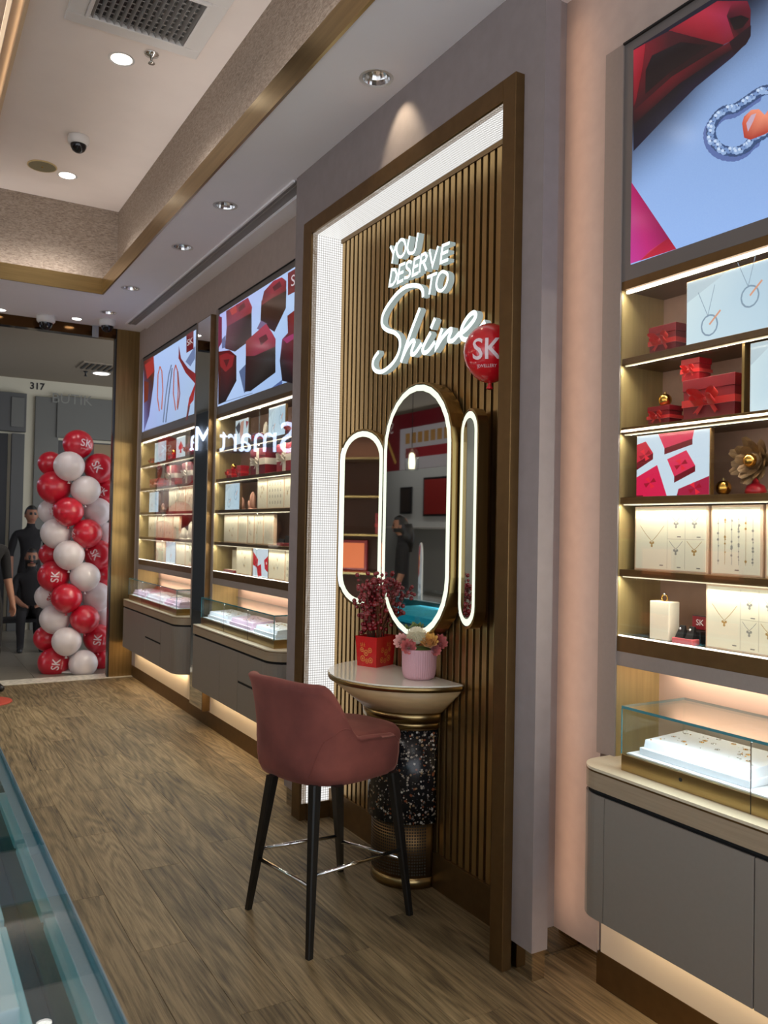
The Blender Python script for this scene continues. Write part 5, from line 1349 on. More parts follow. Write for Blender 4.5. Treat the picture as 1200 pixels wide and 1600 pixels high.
y0, y1 = sp4(1085, 1112, 3, 2.15); t = thing('necklace_stand', 'small gold jewellery stand behind the black ring boxes, fourth shelf '+B_, 'display stand', (2.16, (y0+y1)/2, SHZ[3])); yc = (y0+y1)/2
MB().lathe([(.0001, 0), (.03, 0), (.03, .006), (.006, .01), (.006, .13), (.0001, .132)], (2.17, yc, SHZ[3]), 14).build('post', M_GOLD, t); MB().tube([(2.165, yc+.03, SHZ[3]+.13), (2.16, yc+.02, SHZ[3]+.09), (2.16, yc, SHZ[3]+.07), (2.16, yc-.02, SHZ[3]+.09), (2.165, yc-.03, SHZ[3]+.13)], .004, 6).build('chain', M_GOLD, t)
# far bay
y0, y1 = sp4(247, 318, 0, 2.08); photo('pale blue lit picture on the top shelf '+A_, y0, y1, SHZ[0], .19, lambda a, f: necklace_photo(a, f, 1), 2.08)
y0, y1 = sp4(385, 443, 0, 2.1); photo('white lit picture with a red spade shape on the top shelf '+A_, y0, y1, SHZ[0], .19, spade_photo)
y0, y1 = sp4(335, 378, 0); gift_box('gift_box', 'low red gift box on the top shelf '+A_, (y0+y1)/2, SHZ[0], .13, .07, .05, M_RED, M_RIBBON, FG); gold_ball('gold ball on a low red gift box, top shelf '+A_, (y0+y1)/2, SHZ[0]+.0505, .025, 2.12)
y0, y1 = sp4(452, 488, 0); gift_box('gift_box', 'dark red gift box at the right end of the top shelf '+A_, (y0+y1)/2, SHZ[0], .12, .08, .11, M_DRED, M_RIBBON, FG)
y0, y1 = sp4(236, 250, 0, 2.1); gift_box('gift_box', 'tiny red gift box at the left end of the top shelf '+A_, (y0+y1)/2+.06, SHZ[0], .06, .06, .06, M_DRED, M_RIBBON, FG)
y0, y1 = sp4(222, 288, 1); gift_box('gift_box', 'wide low red gift box on the second shelf '+A_, (y0+y1)/2, SHZ[1], (y1-y0)*.85, .08, .085, M_RED, M_RIBBON, FG)
y0, y1 = sp4(326, 388, 1); gift_box('gift_box', 'tall bright red gift box with cream ribbon on the second shelf '+A_, (y0+y1)/2, SHZ[1], (y1-y0)*.8, .09, .178, M_RED, M_CRIBBON, FG, cross=True)
y0, y1 = sp4(424, 492, 1); gift_box('gift_box', 'tall dark red gift box with cream ribbon on the second shelf '+A_, (y0+y1)/2, SHZ[1], (y1-y0)*.8, .09, .178, M_DRED, M_CRIBBON, FG, cross=True)
y0, y1 = sp4(213, 271, 2, 2.08); photo('pale blue lit pendant picture on the third shelf '+A_, y0, y1, SHZ[2], .19, lambda a, f: necklace_photo(a, f, 2), 2.08)
y0, y1 = sp4(278, 312, 2, 2.12); hand_form('small peach hand-shaped stand on the third shelf '+A_, (y0+y1)/2, SHZ[2], .08, .07, M_SKIN, 2.13)
boards([(335, 378), (380, 438), (440, 494)], 2, ['mini', 'necklaces', 'mini'], A_)
boards([(208, 262), (264, 306), (308, 360), (362, 400)], 3, ['mini']*4, A_)
y0, y1 = sp4(415, 450, 3, 2.12); hand_form('ivory hand-shaped stand, left of two, on the fourth shelf '+A_, (y0+y1)/2, SHZ[3], .1, .09, M_IVORY, 2.12)
y0, y1 = sp4(452, 486, 3, 2.12); hand_form('ivory hand-shaped stand, right of two, on the fourth shelf '+A_, (y0+y1)/2, SHZ[3], .15, .09, M_IVORY, 2.13)
boards([(255, 312), (380, 437), (439, 490)], 4, ['mini']*3, A_)
y0, y1 = sp4(317, 377, 4, 2.085); photo('pale blue lit picture on the bottom shelf '+A_, y0, y1, SHZ[4], .19, lambda a, f: necklace_photo(a, f, 1), 2.085)

# ---------------------------------------------------------------- cabinets, worktops, glass cases
def corner_poly(xf, xb, ya, yb, r, which, n=8):
    """plan outline; which: 'lo' rounds the near front corner, 'hi' the far front corner"""
    out = []
    if which == 'lo': out += [(xf+r-r*math.cos(PI/2*i/n), ya+r-r*math.sin(PI/2*i/n)) for i in range(n+1)]
    else: out.append((xf, ya))
    out = out[::-1] if which == 'lo' else out
    # order: near-back, near-front..., far-front..., far-back
    pts = [(xb, ya)]
    pts += out
    if which == 'hi': pts += [(xf+r-r*math.cos(PI/2*i/n), yb-r+r*math.sin(PI/2*i/n)) for i in range(n+1)]
    else: pts.append((xf, yb))
    pts.append((xb, yb))
    return pts
def cabinet(desc, xf, ya, yb, r, which, doors, drawers, ZW=.775, ZB_=.315):
    wt = thing('worktop', 'cream worktop with a tan edge on the grey cabinet '+desc, 'counter top', (xf+.1, (ya+yb)/2, ZW-.07), 'worktops of the wall bays')
    MB().prism(corner_poly(xf, XBK, ya, yb, r, which), ZW-.008, ZW).build('top_surface', M_CREAM, wt)
    MB().prism(corner_poly(xf-.001, XBK, ya, yb, r, which), ZW-.013, ZW-.008, smooth=False).build('edge_line', M_BRONZE, wt)
    MB().prism(corner_poly(xf, XBK, ya, yb, r, which), ZW-.066, ZW-.013).build('edge_band', M_TAN, wt)
    cb = thing('wall_cabinet', 'grey wall-hung cabinet with a rounded end, '+desc, 'cabinet', (xf+.1, (ya+yb)/2, ZB_), 'wall-hung cabinets under the bays')
    MB().prism(corner_poly(xf+.014, XW, ya+.006, yb-.006, r, which), ZW-.08, ZW-.066).build('shadow_gap', M_BLACKGAP, cb)
    MB().prism(corner_poly(xf+.006, XW, ya+.004, yb-.004, r, which), ZB_+.004, ZW-.08).build('body', M_BLACKGAP, cb)
    g_ = .0018
    # rounded end panel
    ye = (ya+.0, ya+r+.04) if which == 'lo' else (yb-r-.04, yb)
    pl = [q_ for q_ in corner_poly(xf, XW, ye[0], ye[1], r, which)]
    MB().prism(pl, ZB_, ZW-.082).build('end_panel', M_CAB, cb)
    for (a, b_) in doors: MB().bbox(xf, xf+.02, a+g_, b_-g_, ZB_, ZW-.082, b=.0012).build('door', M_CAB, cb)
    for (a, b_) in drawers:
        zm = ZB_+(ZW-.082-ZB_)*.5
        for z0, z1 in ((ZB_, zm-.004), (zm+.012, ZW-.082)): dr_ = MB().bbox(xf, xf+.02, a+g_, b_-g_, z0, z1, b=.0012).build('drawer', M_CAB, cb)
        MB().box(xf+.004, xf+.02, a+g_, b_-g_, zm-.004, zm+.012).build('finger_slot', M_BLACKGAP, dr_)
    kp = thing('kick_panel', 'cream glowing back panel below the grey cabinet '+desc, 'panel', (XW, (ya+yb)/2, .11), 'lit panels under the cabinets')
    MB().box(XW+.002, XW+.02, ya-.05 if which == 'lo' else ya, (yb+.05) if which == 'hi' else yb, .11, ZB_-.007).build('panel', M_GLOW, kp)
    MB().box(XW-.03, XW-.02, ya+.06, yb-.06, ZB_-.006, ZB_).build('led_strip', emis('warm_under_led', (1, .78, .5, 1), 1.5), kp)
    area('lamp', (XW-.03, (ya+yb)/2, ZB_-.008), (0, math.radians(-12), 0), .02, (yb-ya)*.9, 1.5*(yb-ya), (1, .76, .48), kp)
def case(desc, xf, ya, yb, zb, zt_, posts, trays, cut=None):
    t = thing('glass_display_case', 'glass jewellery case on a brass base, '+desc, 'display case', ((xf+XBK)/2, (ya+yb)/2, zb), 'glass cases on the worktops')
    xb = XBK-.015; B0 = zb+.05
    MB().bbox(xf, xb, ya, yb, zb, B0, b=.0015).build('base', M_BRASSH, t)
    box('case_floor', M_TRAY, t, xf+.012, xb-.012, ya+.012, yb-.012, B0, B0+.004)
    g_ = .008
    MB().box(xf, xf+g_, ya, yb, B0, zt_-g_).build('front_glass', M_GLASS, t)
    MB().box(xb-g_, xb, ya, yb, B0, zt_-g_).build('rear_glass', M_GLASS, t)
    MB().box(xf+g_, xb-g_, ya, ya+g_, B0, zt_-g_).build('side_glass', M_GLASS, t)
    MB().box(xf+g_, xb-g_, yb-g_, yb, B0, zt_-g_).build('side_glass', M_GLASS, t)
    MB().box(xf, xb, ya, yb, zt_-g_, zt_).build('top_glass', M_GLASS, t)
    # green cut edges of the glass
    mb = MB(); e_ = .0008
    mb.box(xf-e_, xf, ya, yb, zt_-g_, zt_).box(xf, xb, ya-e_, ya, zt_-g_, zt_).box(xf, xb, yb, yb+e_, zt_-g_, zt_).box(xb, xb+e_, ya, yb, zt_-g_, zt_)
    for (yy) in (ya, yb): mb.box(xf-e_, xf+.003, yy-e_, yy+e_+.003 if yy == ya else yy+e_, B0, zt_-g_)
    mb.build('glass_edge', M_GEDGE, t)
    for yy in posts: MB().box(xf-.0012, xf+.001, yy-.0015, yy+.0015, B0, zt_-g_).build('glass_joint', M_CHROME, t)
    for yy in posts: MB().box(xf-.001, xf, yy-.001, yy+.001, zb, B0).build('base_joint', M_BLACKGAP, t)
    yk = (posts[0]+yb)/2 if posts else (ya+yb)/2
    MB().prism([(yk+.006*math.cos(2*PI*i/12), zb+.03+.006*math.sin(2*PI*i/12)) for i in range(12)], xf-.0012, xf+.001, 'x').build('lock', M_BLACK, t)
    area('lamp', (xf+.015, (ya+yb)/2, zt_-.012), (0, math.radians(25), 0), .008, (yb-ya)*.9, 2.0*(yb-ya), (.86, .94, 1), t)
    for i, (a, b_, mt, nm) in enumerate(trays):
        tr_ = thing('jewellery_tray', nm, 'tray', ((xf+XBK)/2, (a+b_)/2, B0+.004), 'jewellery trays in the wall cases')
        MB().bbox(xf+.03, xb-.04, a, b_, B0+.0045, B0+.026, b=.002).build('tray_base', mt, tr_)
        MB().add([(xf+.04, a+.008, B0+.026), (xb-.05, a+.008, B0+.026), (xb-.05, b_-.008, B0+.026), (xf+.04, b_-.008, B0+.026), (xf+.045, a+.01, B0+.05), (xb-.055, a+.01, B0+.06), (xb-.055, b_-.01, B0+.06), (xf+.045, b_-.01, B0+.05)],
                 [(0, 3, 2, 1), (4, 5, 6, 7), (0, 1, 5, 4), (1, 2, 6, 5), (2, 3, 7, 6), (3, 0, 4, 7)]).build('tray_pad', mt, tr_); tp_ = [o_ for o_ in tr_.children if o_.name.startswith('tray_pad')][0]
        rnd = random.Random(i+int(a*100)); mb = MB(); W_ = xb-xf-.11
        for k in range(int(46*max(.5, (b_-a)/.4))):
            u, v_ = rnd.random(), rnd.random(); x_ = xf+.05+u*W_; y_ = a+.02+v_*(b_-a-.04); z_ = B0+.0515+.01*u
            mb.sphere((x_, y_, z_), .0016+.0014*rnd.random(), 6, 4, rnd.randint(0, 1), (1, 1, .6))
            if k % 3 == 0: mb.tube([(x_+.007*math.cos(2*PI*q_/8), y_+.007*math.sin(2*PI*q_/8), z_) for q_ in range(9)], .0009, 4, rnd.randint(0, 1), False)
        mb.build('jewellery', [M_CHROME, M_GOLD], tp_, 'stuff')
# near bay
cabinet('below the near bay', 1.885, .62, 1.985, .09, 'hi', [(.66, 1.34), (1.34, 1.855)], [])
case('below the near bay', 1.945, .64, 1.845, .775, .972, [1.395], [(1.42, 1.80, M_TRAY, 'white jewellery tray in the near glass case, left of the glass joint'), (1.0, 1.36, M_TRAY, 'white jewellery tray in the near glass case, right of the glass joint')])
# middle bay
cabinet('below the middle bay', 1.915, 4.50, 6.02, .14, 'lo', [(5.42, 6.015), (5.08, 5.42)], [(4.68, 5.08)])
case('below the middle bay', 1.965, 4.62, 5.99, .775, .975, [5.05, 5.5], [(5.53, 5.93, M_TRAY, 'white jewellery tray, farthest of three in the middle glass case'), (5.08, 5.47, M_PINKTRAY, 'pink jewellery tray in the middle glass case'), (4.66, 5.02, M_TRAY, 'white jewellery tray, nearest of three in the middle glass case')])
# far bay
cabinet('below the far bay', 1.935, 6.50, 8.28, .14, 'lo', [(7.45, 8.275), (6.68, 6.95)], [(6.95, 7.45)])
case('below the far bay', 1.965, 6.62, 8.20, .775, .985, [7.1, 7.7], [(7.73, 8.15, M_PINKTRAY, 'pink jewellery tray, farthest in the far glass case'), (7.13, 7.67, M_TRAY, 'white jewellery tray in the far glass case'), (6.66, 7.07, M_PINKTRAY, 'pink jewellery tray, nearest in the far glass case')])
# ================================================================ balloon column in the doorway
BY = 8.90
BL = [  # photo x, y, radius, colour, layer (0 front .. 2 back), print (size, rotation, side) or None
 (122, 694, 23, 1, 1, (.085, -.12, .55)), (79, 724, 17, 1, 2, None), (108, 728, 23.5, 0, 0, None), (155, 731, 23.5, 1, 1, (.085, -1.05, -.15)),
 (85, 761, 26, 1, 1, None), (134, 765.5, 22.7, 0, 0, None), (164, 768, 18, 1, 2, (.07, -.6, -.2)), (107, 799, 23, 1, 0, None), (80, 799, 18, 0, 2, (.07, -1.4, .3)),
 (152, 799, 22, 0, 1, None), (88, 833, 24, 0, 1, None), (136, 833, 22.8, 1, 0, (.07, .3, -1.2)), (164, 832, 15, 0, 2, None), (108, 867, 23.4, 0, 0, None), (80, 866, 17, 1, 2, None),
 (154, 866, 23, 1, 1, (.08, -1.1, -.25)), (84, 900, 24.5, 1, 1, (.085, 1.5, .1)), (133, 901, 23, 0, 0, None), (162, 898, 17, 1, 2, None), (104, 934, 23.4, 1, 0, None),
 (75, 932, 18, 0, 2, (.06, 1.2, .2)), (151, 932, 23, 0, 1, None), (86, 967, 23.5, 0, 1, None), (132.5, 967, 22.5, 1, 0, None), (162, 962, 15, 0, 2, None), (104, 1002, 22.5, 0, 0, None),
 (73, 997, 18, 1, 2, None), (153, 997, 22.5, 1, 1, (.085, 1.45, 0)), (84, 1035, 24, 1, 1, (.085, 1.4, .15)), (130, 1037, 22, 0, 0, None), (157, 1030, 17, 1, 2, None)]
cn = {0: 0, 1: 0}
rowname = lambda i: ['topmost', 'second', 'third', 'fourth', 'fifth', 'sixth', 'seventh', 'eighth', 'ninth', 'tenth', 'lowest'][i]
ROWY = [694, 728, 764, 799, 833, 867, 900, 933, 966, 1000, 1035]
for (px, py, pr, red, lay, skp) in BL:
    yy = BY+(-.16, 0, .14)[lay]; c = at(px, py, 'y', yy)
    d_ = (c-EYE).dot(_f); r_ = pr*d_/FPX*(1.0 if lay < 2 else 1.12)
    ri = min(range(11), key=lambda k: abs(ROWY[k]-py)); pos = 'left' if px < 96 else ('right' if px > 142 else 'centre')
    lab = ('red' if red else 'pearl white')+' balloon'+(' with SK print' if skp else '')+f', {rowname(ri)} tier of the balloon column, {pos} side, '+('in front' if lay == 0 else ('mid depth' if lay == 1 else 'behind'))
    ax = (EYE-c); ax.z = 0; ax.normalize()
    if skp: ax = Matrix.Rotation(skp[2], 3, 'Z') @ ax
    balloon(c, r_, bool(red), lab, skp[0]*1.25 if skp else None, ax if skp else None, skp[1] if skp else 0, None, .97)
# column core and foot plate
cc = at(115, 1052, 'y', BY)
t = thing('balloon_stand', 'thin white pole with a round foot inside the balloon column', 'stand', (cc.x, BY, 0))
MB().lathe([(.0001, .004), (.17, .004), (.17, .02), (.02, .03), (.0001, .03)], (cc.x, BY, 0), 24).build('foot', M_WHITEPL, t)
MB().tube([(cc.x, BY, .03), (cc.x, BY, 2.3)], .012, 8).build('pole', M_WHITEPL, t)

# ================================================================ mall beyond the doorway
YF = 12.6
M_MGREY = pbr('mall_grey_panel', srgb(104, 104, 98), .6); M_MDARK = pbr('mall_dark_panel', srgb(84, 84, 82), .6); M_MCREAM = pbr('mall_cream_wall', srgb(206, 200, 178), .8); M_MCEIL = pbr('mall_ceiling', srgb(150, 138, 120), .9)
def fy(px, py, y=YF): return at(px, py, 'y', y)
struct(box('ceiling_mall', M_MCEIL, None, -7, 8, 8.62, 24, 3.52, 3.62))
wb = MB()
c0 = fy(0, 583); wb.box(.2, 8, YF, YF+.2, 0, 3.54)
struct(wb.build('wall_back', M_MCREAM))
# shop front panels across the mall
pn = thing('shopfront', 'dark grey panelled shop front across the mall with BUTIK lettering', 'shop front', (2, YF, 0))
def panel(nm, x0, x1, z0, z1, th, mt): return box(nm, mt, pn, x0, x1, YF-th, YF-.002, z0, z1, b=.004)
X = lambda px, py: fy(px, py).x
Zp = lambda px, py: fy(px, py).z
panel('fascia', X(88, 640), X(182, 640)+2.5, Zp(120, 686), Zp(120, 622), .09, M_MGREY)
panel('column', X(50, 800), X(87, 800), 0, Zp(60, 620), .06, M_MGREY)
panel('side_panel', X(0, 700)-.5, X(38, 700), Zp(20, 675), Zp(20, 615), .12, M_MDARK)
panel('side_panel', X(14, 800), X(34, 800), 0, Zp(20, 678), .1, M_MDARK)
panel('side_panel', X(0, 700)-.5, X(12, 700), 0, Zp(20, 678), .02, M_BLACK)
panel('panel_moulding', X(16, 640), X(36, 640), Zp(20, 668), Zp(20, 622), .14, M_MGREY)
panel('shop_window', X(88, 700), X(182, 640)+2.5, 0, Zp(120, 690), .01, pbr('dark_shop_interior', srgb(38, 34, 30), .3))
panel('shop_shelf', X(146, 720), X(182, 720)+1.5, Zp(120, 770), Zp(120, 692), .012, pbr('warm_shop_back', srgb(140, 120, 90), .6))
vs, fs = text_geo('BUTIK', .2); q = fy(111, 626); ar = Art(lambda a, b_, h: (a, YF-.092-h, b_)); ar.tri([(q.x+u, q.z+v_) for u, v_ in vs], fs, srgb(132, 132, 124)); ar.build('letters', M_PRINT, pn)
un = thing('unit_number', 'small black shop number 317 on the cream mall wall', 'sign', fy(58, 604)); vs, fs = text_geo('317', .13, 0, .004); q = fy(58, 604); ar = Art(lambda a, b_, h: (a, YF-.003-h, b_)); ar.tri([(q.x+u, q.z+v_) for u, v_ in vs], fs, srgb(30, 28, 26)); ar.build('digits', M_PRINT, un)
# mall ceiling grille and light
q = at(158, 583, 'z', 3.52); t = thing('mall_downlight', 'bright round downlight on the mall ceiling behind the glass', 'downlight', q)
MB().lathe([(.12, 0), (.122, -.006), (.1, -.01)], q, 24).build('rim', M_WHITEPL, t); MB().lathe([(.0001, -.008), (.1, -.008)], q, 24).build('lens', M_LAMP, t)
spot('lamp', (q.x, q.y, q.z-.02), 14, 120, (1, .95, .86), .6, .06, t)
q = at(163, 573, 'z', 3.52); t = thing('mall_air_grille', 'dark louvred air grille on the mall ceiling behind the glass', 'air vent', q)
MB().bbox(q.x-.3, q.x+.4, q.y-.25, q.y+.25, 3.505, 3.52, b=.003).build('frame', M_MCEIL, t)
for i in range(9): box('slat', M_BLACK, t, q.x-.26+.07*i, q.x-.23+.07*i, q.y-.2, q.y+.2, 3.495, 3.506)
q = at(134, 580, 'z', 3.52); t = thing('mall_sprinkler', 'small dark sprinkler head on the mall ceiling', 'sprinkler', q); MB().lathe([(.0001, 0), (.03, 0), (.03, -.01), (.012, -.02), (.012, -.06), (.03, -.065), (.0001, -.07)], q, 12).build('head', M_BLACK, t)
# mall lamps that light the concourse
for i, (x, y) in enumerate(((-2.5, 10.5), (-2.5, 14.5), (3.6, 10.6))):
    t = thing('mall_lamp', ['round mall ceiling lamp left of the doorway', 'round mall ceiling lamp farther down the mall on the left', 'round mall ceiling lamp hidden right of the gold pillar'][i], 'downlight', (x, y, 3.52), 'mall ceiling lamps')
    MB().lathe([(.11, 0), (.112, -.006), (.095, -.01)], (x, y, 3.52), 20).build('rim', M_WHITEPL, t); MB().lathe([(.0001, -.008), (.095, -.008)], (x, y, 3.52), 20).build('lens', M_LAMP, t)
    spot('lamp', (x, y, 3.5), 10, 130, (1, .95, .88), .6, .08, t)
# illuminated shop sign farther down the mall (seen mirrored in the bay glass)
sn = thing('mall_shop_sign', 'large illuminated white shop sign across the mall reading SmartMaster', 'sign', (-.6, 14, 2.7))
M_SIGN = emis('sign_letters', (.62, .74, 1, 1), 5.0)
body = 'SmartMaster'; vs, fs = text_geo(body, 1.0, 0, .0)
ymin = min(v_[0] for v_ in vs); ymax = max(v_[0] for v_ in vs)
Y0, Y1 = 10.45, 17.4
mb = MB(); sc_ = (Y1-Y0)/(ymax-ymin)
mb.add([(-.6, Y0+(u-ymin)*sc_, 2.72+v_*sc_*.46+(u-ymin)*sc_*.078) for u, v_ in vs], fs); mb.build('letters', M_SIGN, sn)
struct(box('wall_mall_far', pbr('mall_far_wall', srgb(70, 70, 72), .8), None, -7.2, -7.0, 8.6, 24, 0, 3.5))
struct(box('wall_mall_end', pbr('mall_far_wall', srgb(70, 70, 72), .8), None, -7.2, 8, 24, 24.2, 0, 3.5))
struct(box('wall_mall_left', pbr('mall_left_wall', srgb(52, 52, 54), .7), None, -.9, -.66, 10.2, 24, 0, 3.52))

# ================================================================ people
def figure(label, base, rz, h, mats, pose='stand', head_off=(0, 0, 0), hair='short', cat='person', bag=None):
    """continuous skinned body; mats: skin, top, bottom, shoe, hair"""
    s_ = h/1.72
    J = {'pelvis': (0, 0, .95, .12), 'waist': (0, 0, 1.1, .115), 'chest': (0, .01, 1.3, .13), 'neckb': (0, .01, 1.45, .06), 'neck': (0, -.005, 1.53, .05), 'skull': (0, -.015, 1.62, .06)}
    E_ = [('pelvis', 'waist', 1), ('waist', 'chest', 1), ('chest', 'neckb', 1), ('neckb', 'neck', 0), ('neck', 'skull', 0)]
    for sd, k in ((-1, 'l'), (1, 'r')):
        if pose == 'sit':
            J.update({'hip'+k: (sd*.09, -.02, .93, .09), 'knee'+k: (sd*.12, -.44, .93, .065), 'ank'+k: (sd*.12, -.46, .53, .045), 'toe'+k: (sd*.13, -.6, .49, .035),
                      'sh'+k: (sd*.17, .01, 1.4, .06), 'elb'+k: (sd*.22, -.06, 1.14, .045), 'wr'+k: (sd*.1, -.26, 1.04, .03), 'hand'+k: (sd*.06, -.32, 1.03, .028)})
            fd = Vector((0, -1, -.1))
        else:
            J.update({'hip'+k: (sd*.085, 0, .9, .095), 'knee'+k: (sd*.1, -.01, .5, .062), 'ank'+k: (sd*.105, .02, .09, .042), 'toe'+k: (sd*.12, -.13, .035, .035),
                      'sh'+k: (sd*.18, .01, 1.405, .062), 'elb'+k: (sd*.235, .03, 1.13, .045), 'wr'+k: (sd*.24, -.05, .9, .03), 'hand'+k: (sd*.24, -.07, .83, .03)})
            fd = Vector((0, -.25, -1))
        E_ += [('pelvis', 'hip'+k, 2), ('hip'+k, 'knee'+k, 2), ('knee'+k, 'ank'+k, 2), ('ank'+k, 'toe'+k, 3), ('chest', 'sh'+k, 1), ('sh'+k, 'elb'+k, 1), ('elb'+k, 'wr'+k, 0), ('wr'+k, 'hand'+k, 0)]
        hx = Vector(J['hand'+k][:3]); fd.normalize()
        for i, (o_, L_) in enumerate(((-.03, .055), (-.01, .07), (.01, .075), (.028, .065), (.045, .045))):
            a = hx+Vector((0, o_, 0))+fd*.03; b_ = a+fd*L_*.6+Vector((-sd*.008, 0, 0)); c = a+fd*L_+Vector((-sd*.022, 0, 0))
            if i == 4: b_ += Vector((0, -.0, .01)); c += Vector((0, .0, .01))
            J[f'f{k}{i}a'] = (*a, .0095); J[f'f{k}{i}b'] = (*b_, .009); J[f'f{k}{i}c'] = (*c, .008)
            E_ += [('hand'+k, f'f{k}{i}a', 0), (f'f{k}{i}a', f'f{k}{i}b', 0), (f'f{k}{i}b', f'f{k}{i}c', 0)]
    names_ = list(J); idx = {n_: i for i, n_ in enumerate(names_)}
    off = Vector((0, 0, -.48)) if pose == 'sit' else Vector((0, 0, 0))
    if pose == 'sit':
        for n_ in names_:
            pass
    V = [(Vector(J[n_][:3])+off)*s_ for n_ in names_]
    me = bpy.data.meshes.new('tmp'); me.from_pydata(V, [(idx[a], idx[b_]) for a, b_, _ in E_], [])
    o = bpy.data.objects.new('tmp', me); COL.objects.link(o)
    sk = o.modifiers.new('skin', 'SKIN'); sk.use_smooth_shade = True
    for i, n_ in enumerate(names_):
        d = me.skin_vertices[0].data[i]; r_ = J[n_][3]*s_; d.radius = (r_, r_*(.8 if n_ in ('pelvis', 'waist', 'chest') else 1)); d.use_root = (n_ == 'pelvis')
    ss = o.modifiers.new('sub', 'SUBSURF'); ss.levels = 1; ss.render_levels = 1
    dg = bpy.context.evaluated_depsgraph_get(); me2 = bpy.data.meshes.new_from_object(o.evaluated_get(dg))
    bpy.data.objects.remove(o); bpy.data.meshes.remove(me)
    # head with face
    hc = (Vector((0, -.02, 1.635))+off)*s_
    mb = MB(); n0, n1 = 24, 16
    vs = []; fs = []
    for j in range(n1+1):
        ph = PI*j/n1
        for i in range(n0):
            th = 2*PI*i/n0; x_ = math.sin(ph)*math.sin(th); y_ = -math.sin(ph)*math.cos(th); z_ = math.cos(ph)
            jaw = 1-.28*max(0, -z_)**1.2; fx, fy_, fz = .076*x_*jaw, .096*y_*(1 if y_ > 0 else jaw*.98), .118*z_
            if abs(x_) < .22 and y_ < -.8 and -.38 < z_ < .1: fy_ -= .02*(1-abs(x_)/.22)*(1-(z_+.3)/.4 if z_ > -.3 else .6)
            if .18 < abs(x_) < .55 and y_ < -.7 and .0 < z_ < .2: fy_ += .008
            if abs(x_) < .3 and y_ < -.7 and -.62 < z_ < -.45: fy_ -= .006
            vs.append(hc+Vector((fx, fy_, fz))*s_)
    for j in range(n1):
        for i in range(n0): fs.append((j*n0+i, j*n0+(i+1) % n0, (j+1)*n0+(i+1) % n0, (j+1)*n0+i))
    mb.add(vs, fs, 0, True)
    for sd in (-1, 1): mb.sphere(hc+Vector((sd*.077, .005, -.005))*s_, .024*s_, 8, 6, 0, (.4, .8, 1.3))
    for sd in (-1, 1): mb.sphere(hc+Vector((sd*.03, -.083, .012))*s_, .011*s_, 8, 6, 4, (1.3, .5, .7))
    mb.sphere(hc+Vector((0, -.083, -.058))*s_, .018*s_, 8, 5, 5, (1.3, .35, .35))
    bm = bmesh.new(); bm.from_mesh(me2)
    edges = [(V[idx[a]], V[idx[b_]], k, (J[a][3]+J[b_][3])/2*s_) for a, b_, k in E_]
    for f in bm.faces:
        c = f.calc_center_median(); best = 9; mk = 1
        for a, b_, k, rr in edges:
            ab = b_-a; t_ = max(0, min(1, (c-a).dot(ab)/max(1e-9, ab.length_squared))); d = (c-a-ab*t_).length-rr
            if d < best: best = d; mk = k
        f.material_index = mk; f.smooth = True
    b0 = [bm.verts.new(v_) for v_ in mb.v]
    for f, mi, in zip(mb.f, mb.m):
        try: nf = bm.faces.new([b0[i] for i in f]); nf.material_index = mi; nf.smooth = True
        except ValueError: pass
    me2.materials.clear()
    for k in (mats[0], mats[1], mats[2], mats[3], M_BLACK, pbr('lips', srgb(150, 80, 74), .5)): me2.materials.append(k)
    bm.to_mesh(me2); bm.free()
    root = thing('person', label, cat, base); root.rotation_euler = (0, 0, rz)
    b = bpy.data.objects.new('body', me2); COL.objects.link(b); b.parent = root
    mb = MB()
    vs = []; fs = []; lim = 11 if hair == 'long' else 8
    for j in range(lim+1):
        ph = PI*j/16
        for i in range(24):
            th = 2*PI*i/24; front = -math.cos(th)
            z_ = math.cos(ph); k = 1.07
            if math.cos(th) > .15 and ph > PI*.3: k = .9
            vs.append(hc+Vector((.08*math.sin(ph)*math.sin(th)*k, -.1*math.sin(ph)*math.cos(th)*k, .129*z_-(.06*max(0, -math.cos(th))*j/lim if hair == 'long' else 0)))*s_)
    for j in range(lim):
        for i in range(24): fs.append((j*24+i, j*24+(i+1) % 24, (j+1)*24+(i+1) % 24, (j+1)*24+i))
    mb.add(vs, fs, 0, True)
    if hair == 'long':
        mb.tube([hc+Vector((0, .06, .02))*s_, hc+Vector((0, .085, -.12))*s_, hc+Vector((0, .1, -.3))*s_], [.075*s_, .08*s_, .04*s_], 12)
    hb = mb.build('hair', mats[4]); hb.parent = root
    return root
M_SK = pbr('skin_tan', srgb(150, 104, 80), .6); M_DC = pbr('black_cloth', srgb(24, 22, 24), .9); M_DT = pbr('dark_trousers', srgb(28, 26, 28), .9); M_HAIR = pbr('black_hair', (.008, .007, .007, 1), .45)
q = at(46, 985, 'y', 11.4)
figure('man in a black T-shirt standing across the mall, left of the balloons', (at(46, 900, 'y', 11.4).x, 11.4, 0), .12, 1.68, [M_SK, M_DC, M_DT, M_BLACK, M_HAIR])
bx = at(46, 900, 'y', 10.9).x
figure('person in dark clothes sitting in front of the standing man', (bx+.02, 10.9, 0), -.1, 1.6, [M_SK, M_DC, M_DT, M_BLACK, M_HAIR], 'sit', hair='long')
t = thing('bench', 'dark bench under the seated person across the mall', 'bench', (bx, 11.0, 0))
box('seat', M_DT, t, bx-.5, bx+.5, 10.78, 11.15, .30, .345, b=.01)
for sx in (-.42, .42):
    for sy in (10.84, 11.1): box('leg', M_BLACK, t, bx+sx-.02, bx+sx+.02, sy-.02, sy+.02, 0, .30)
figure('person in a black suit with a white collar at the left edge of the photo', (.70, 8.02, 0), .5, 1.56, [M_SK, M_DC, M_DT, M_BLACK, M_HAIR])
pr_ = bpy.data.objects.get('person.002')
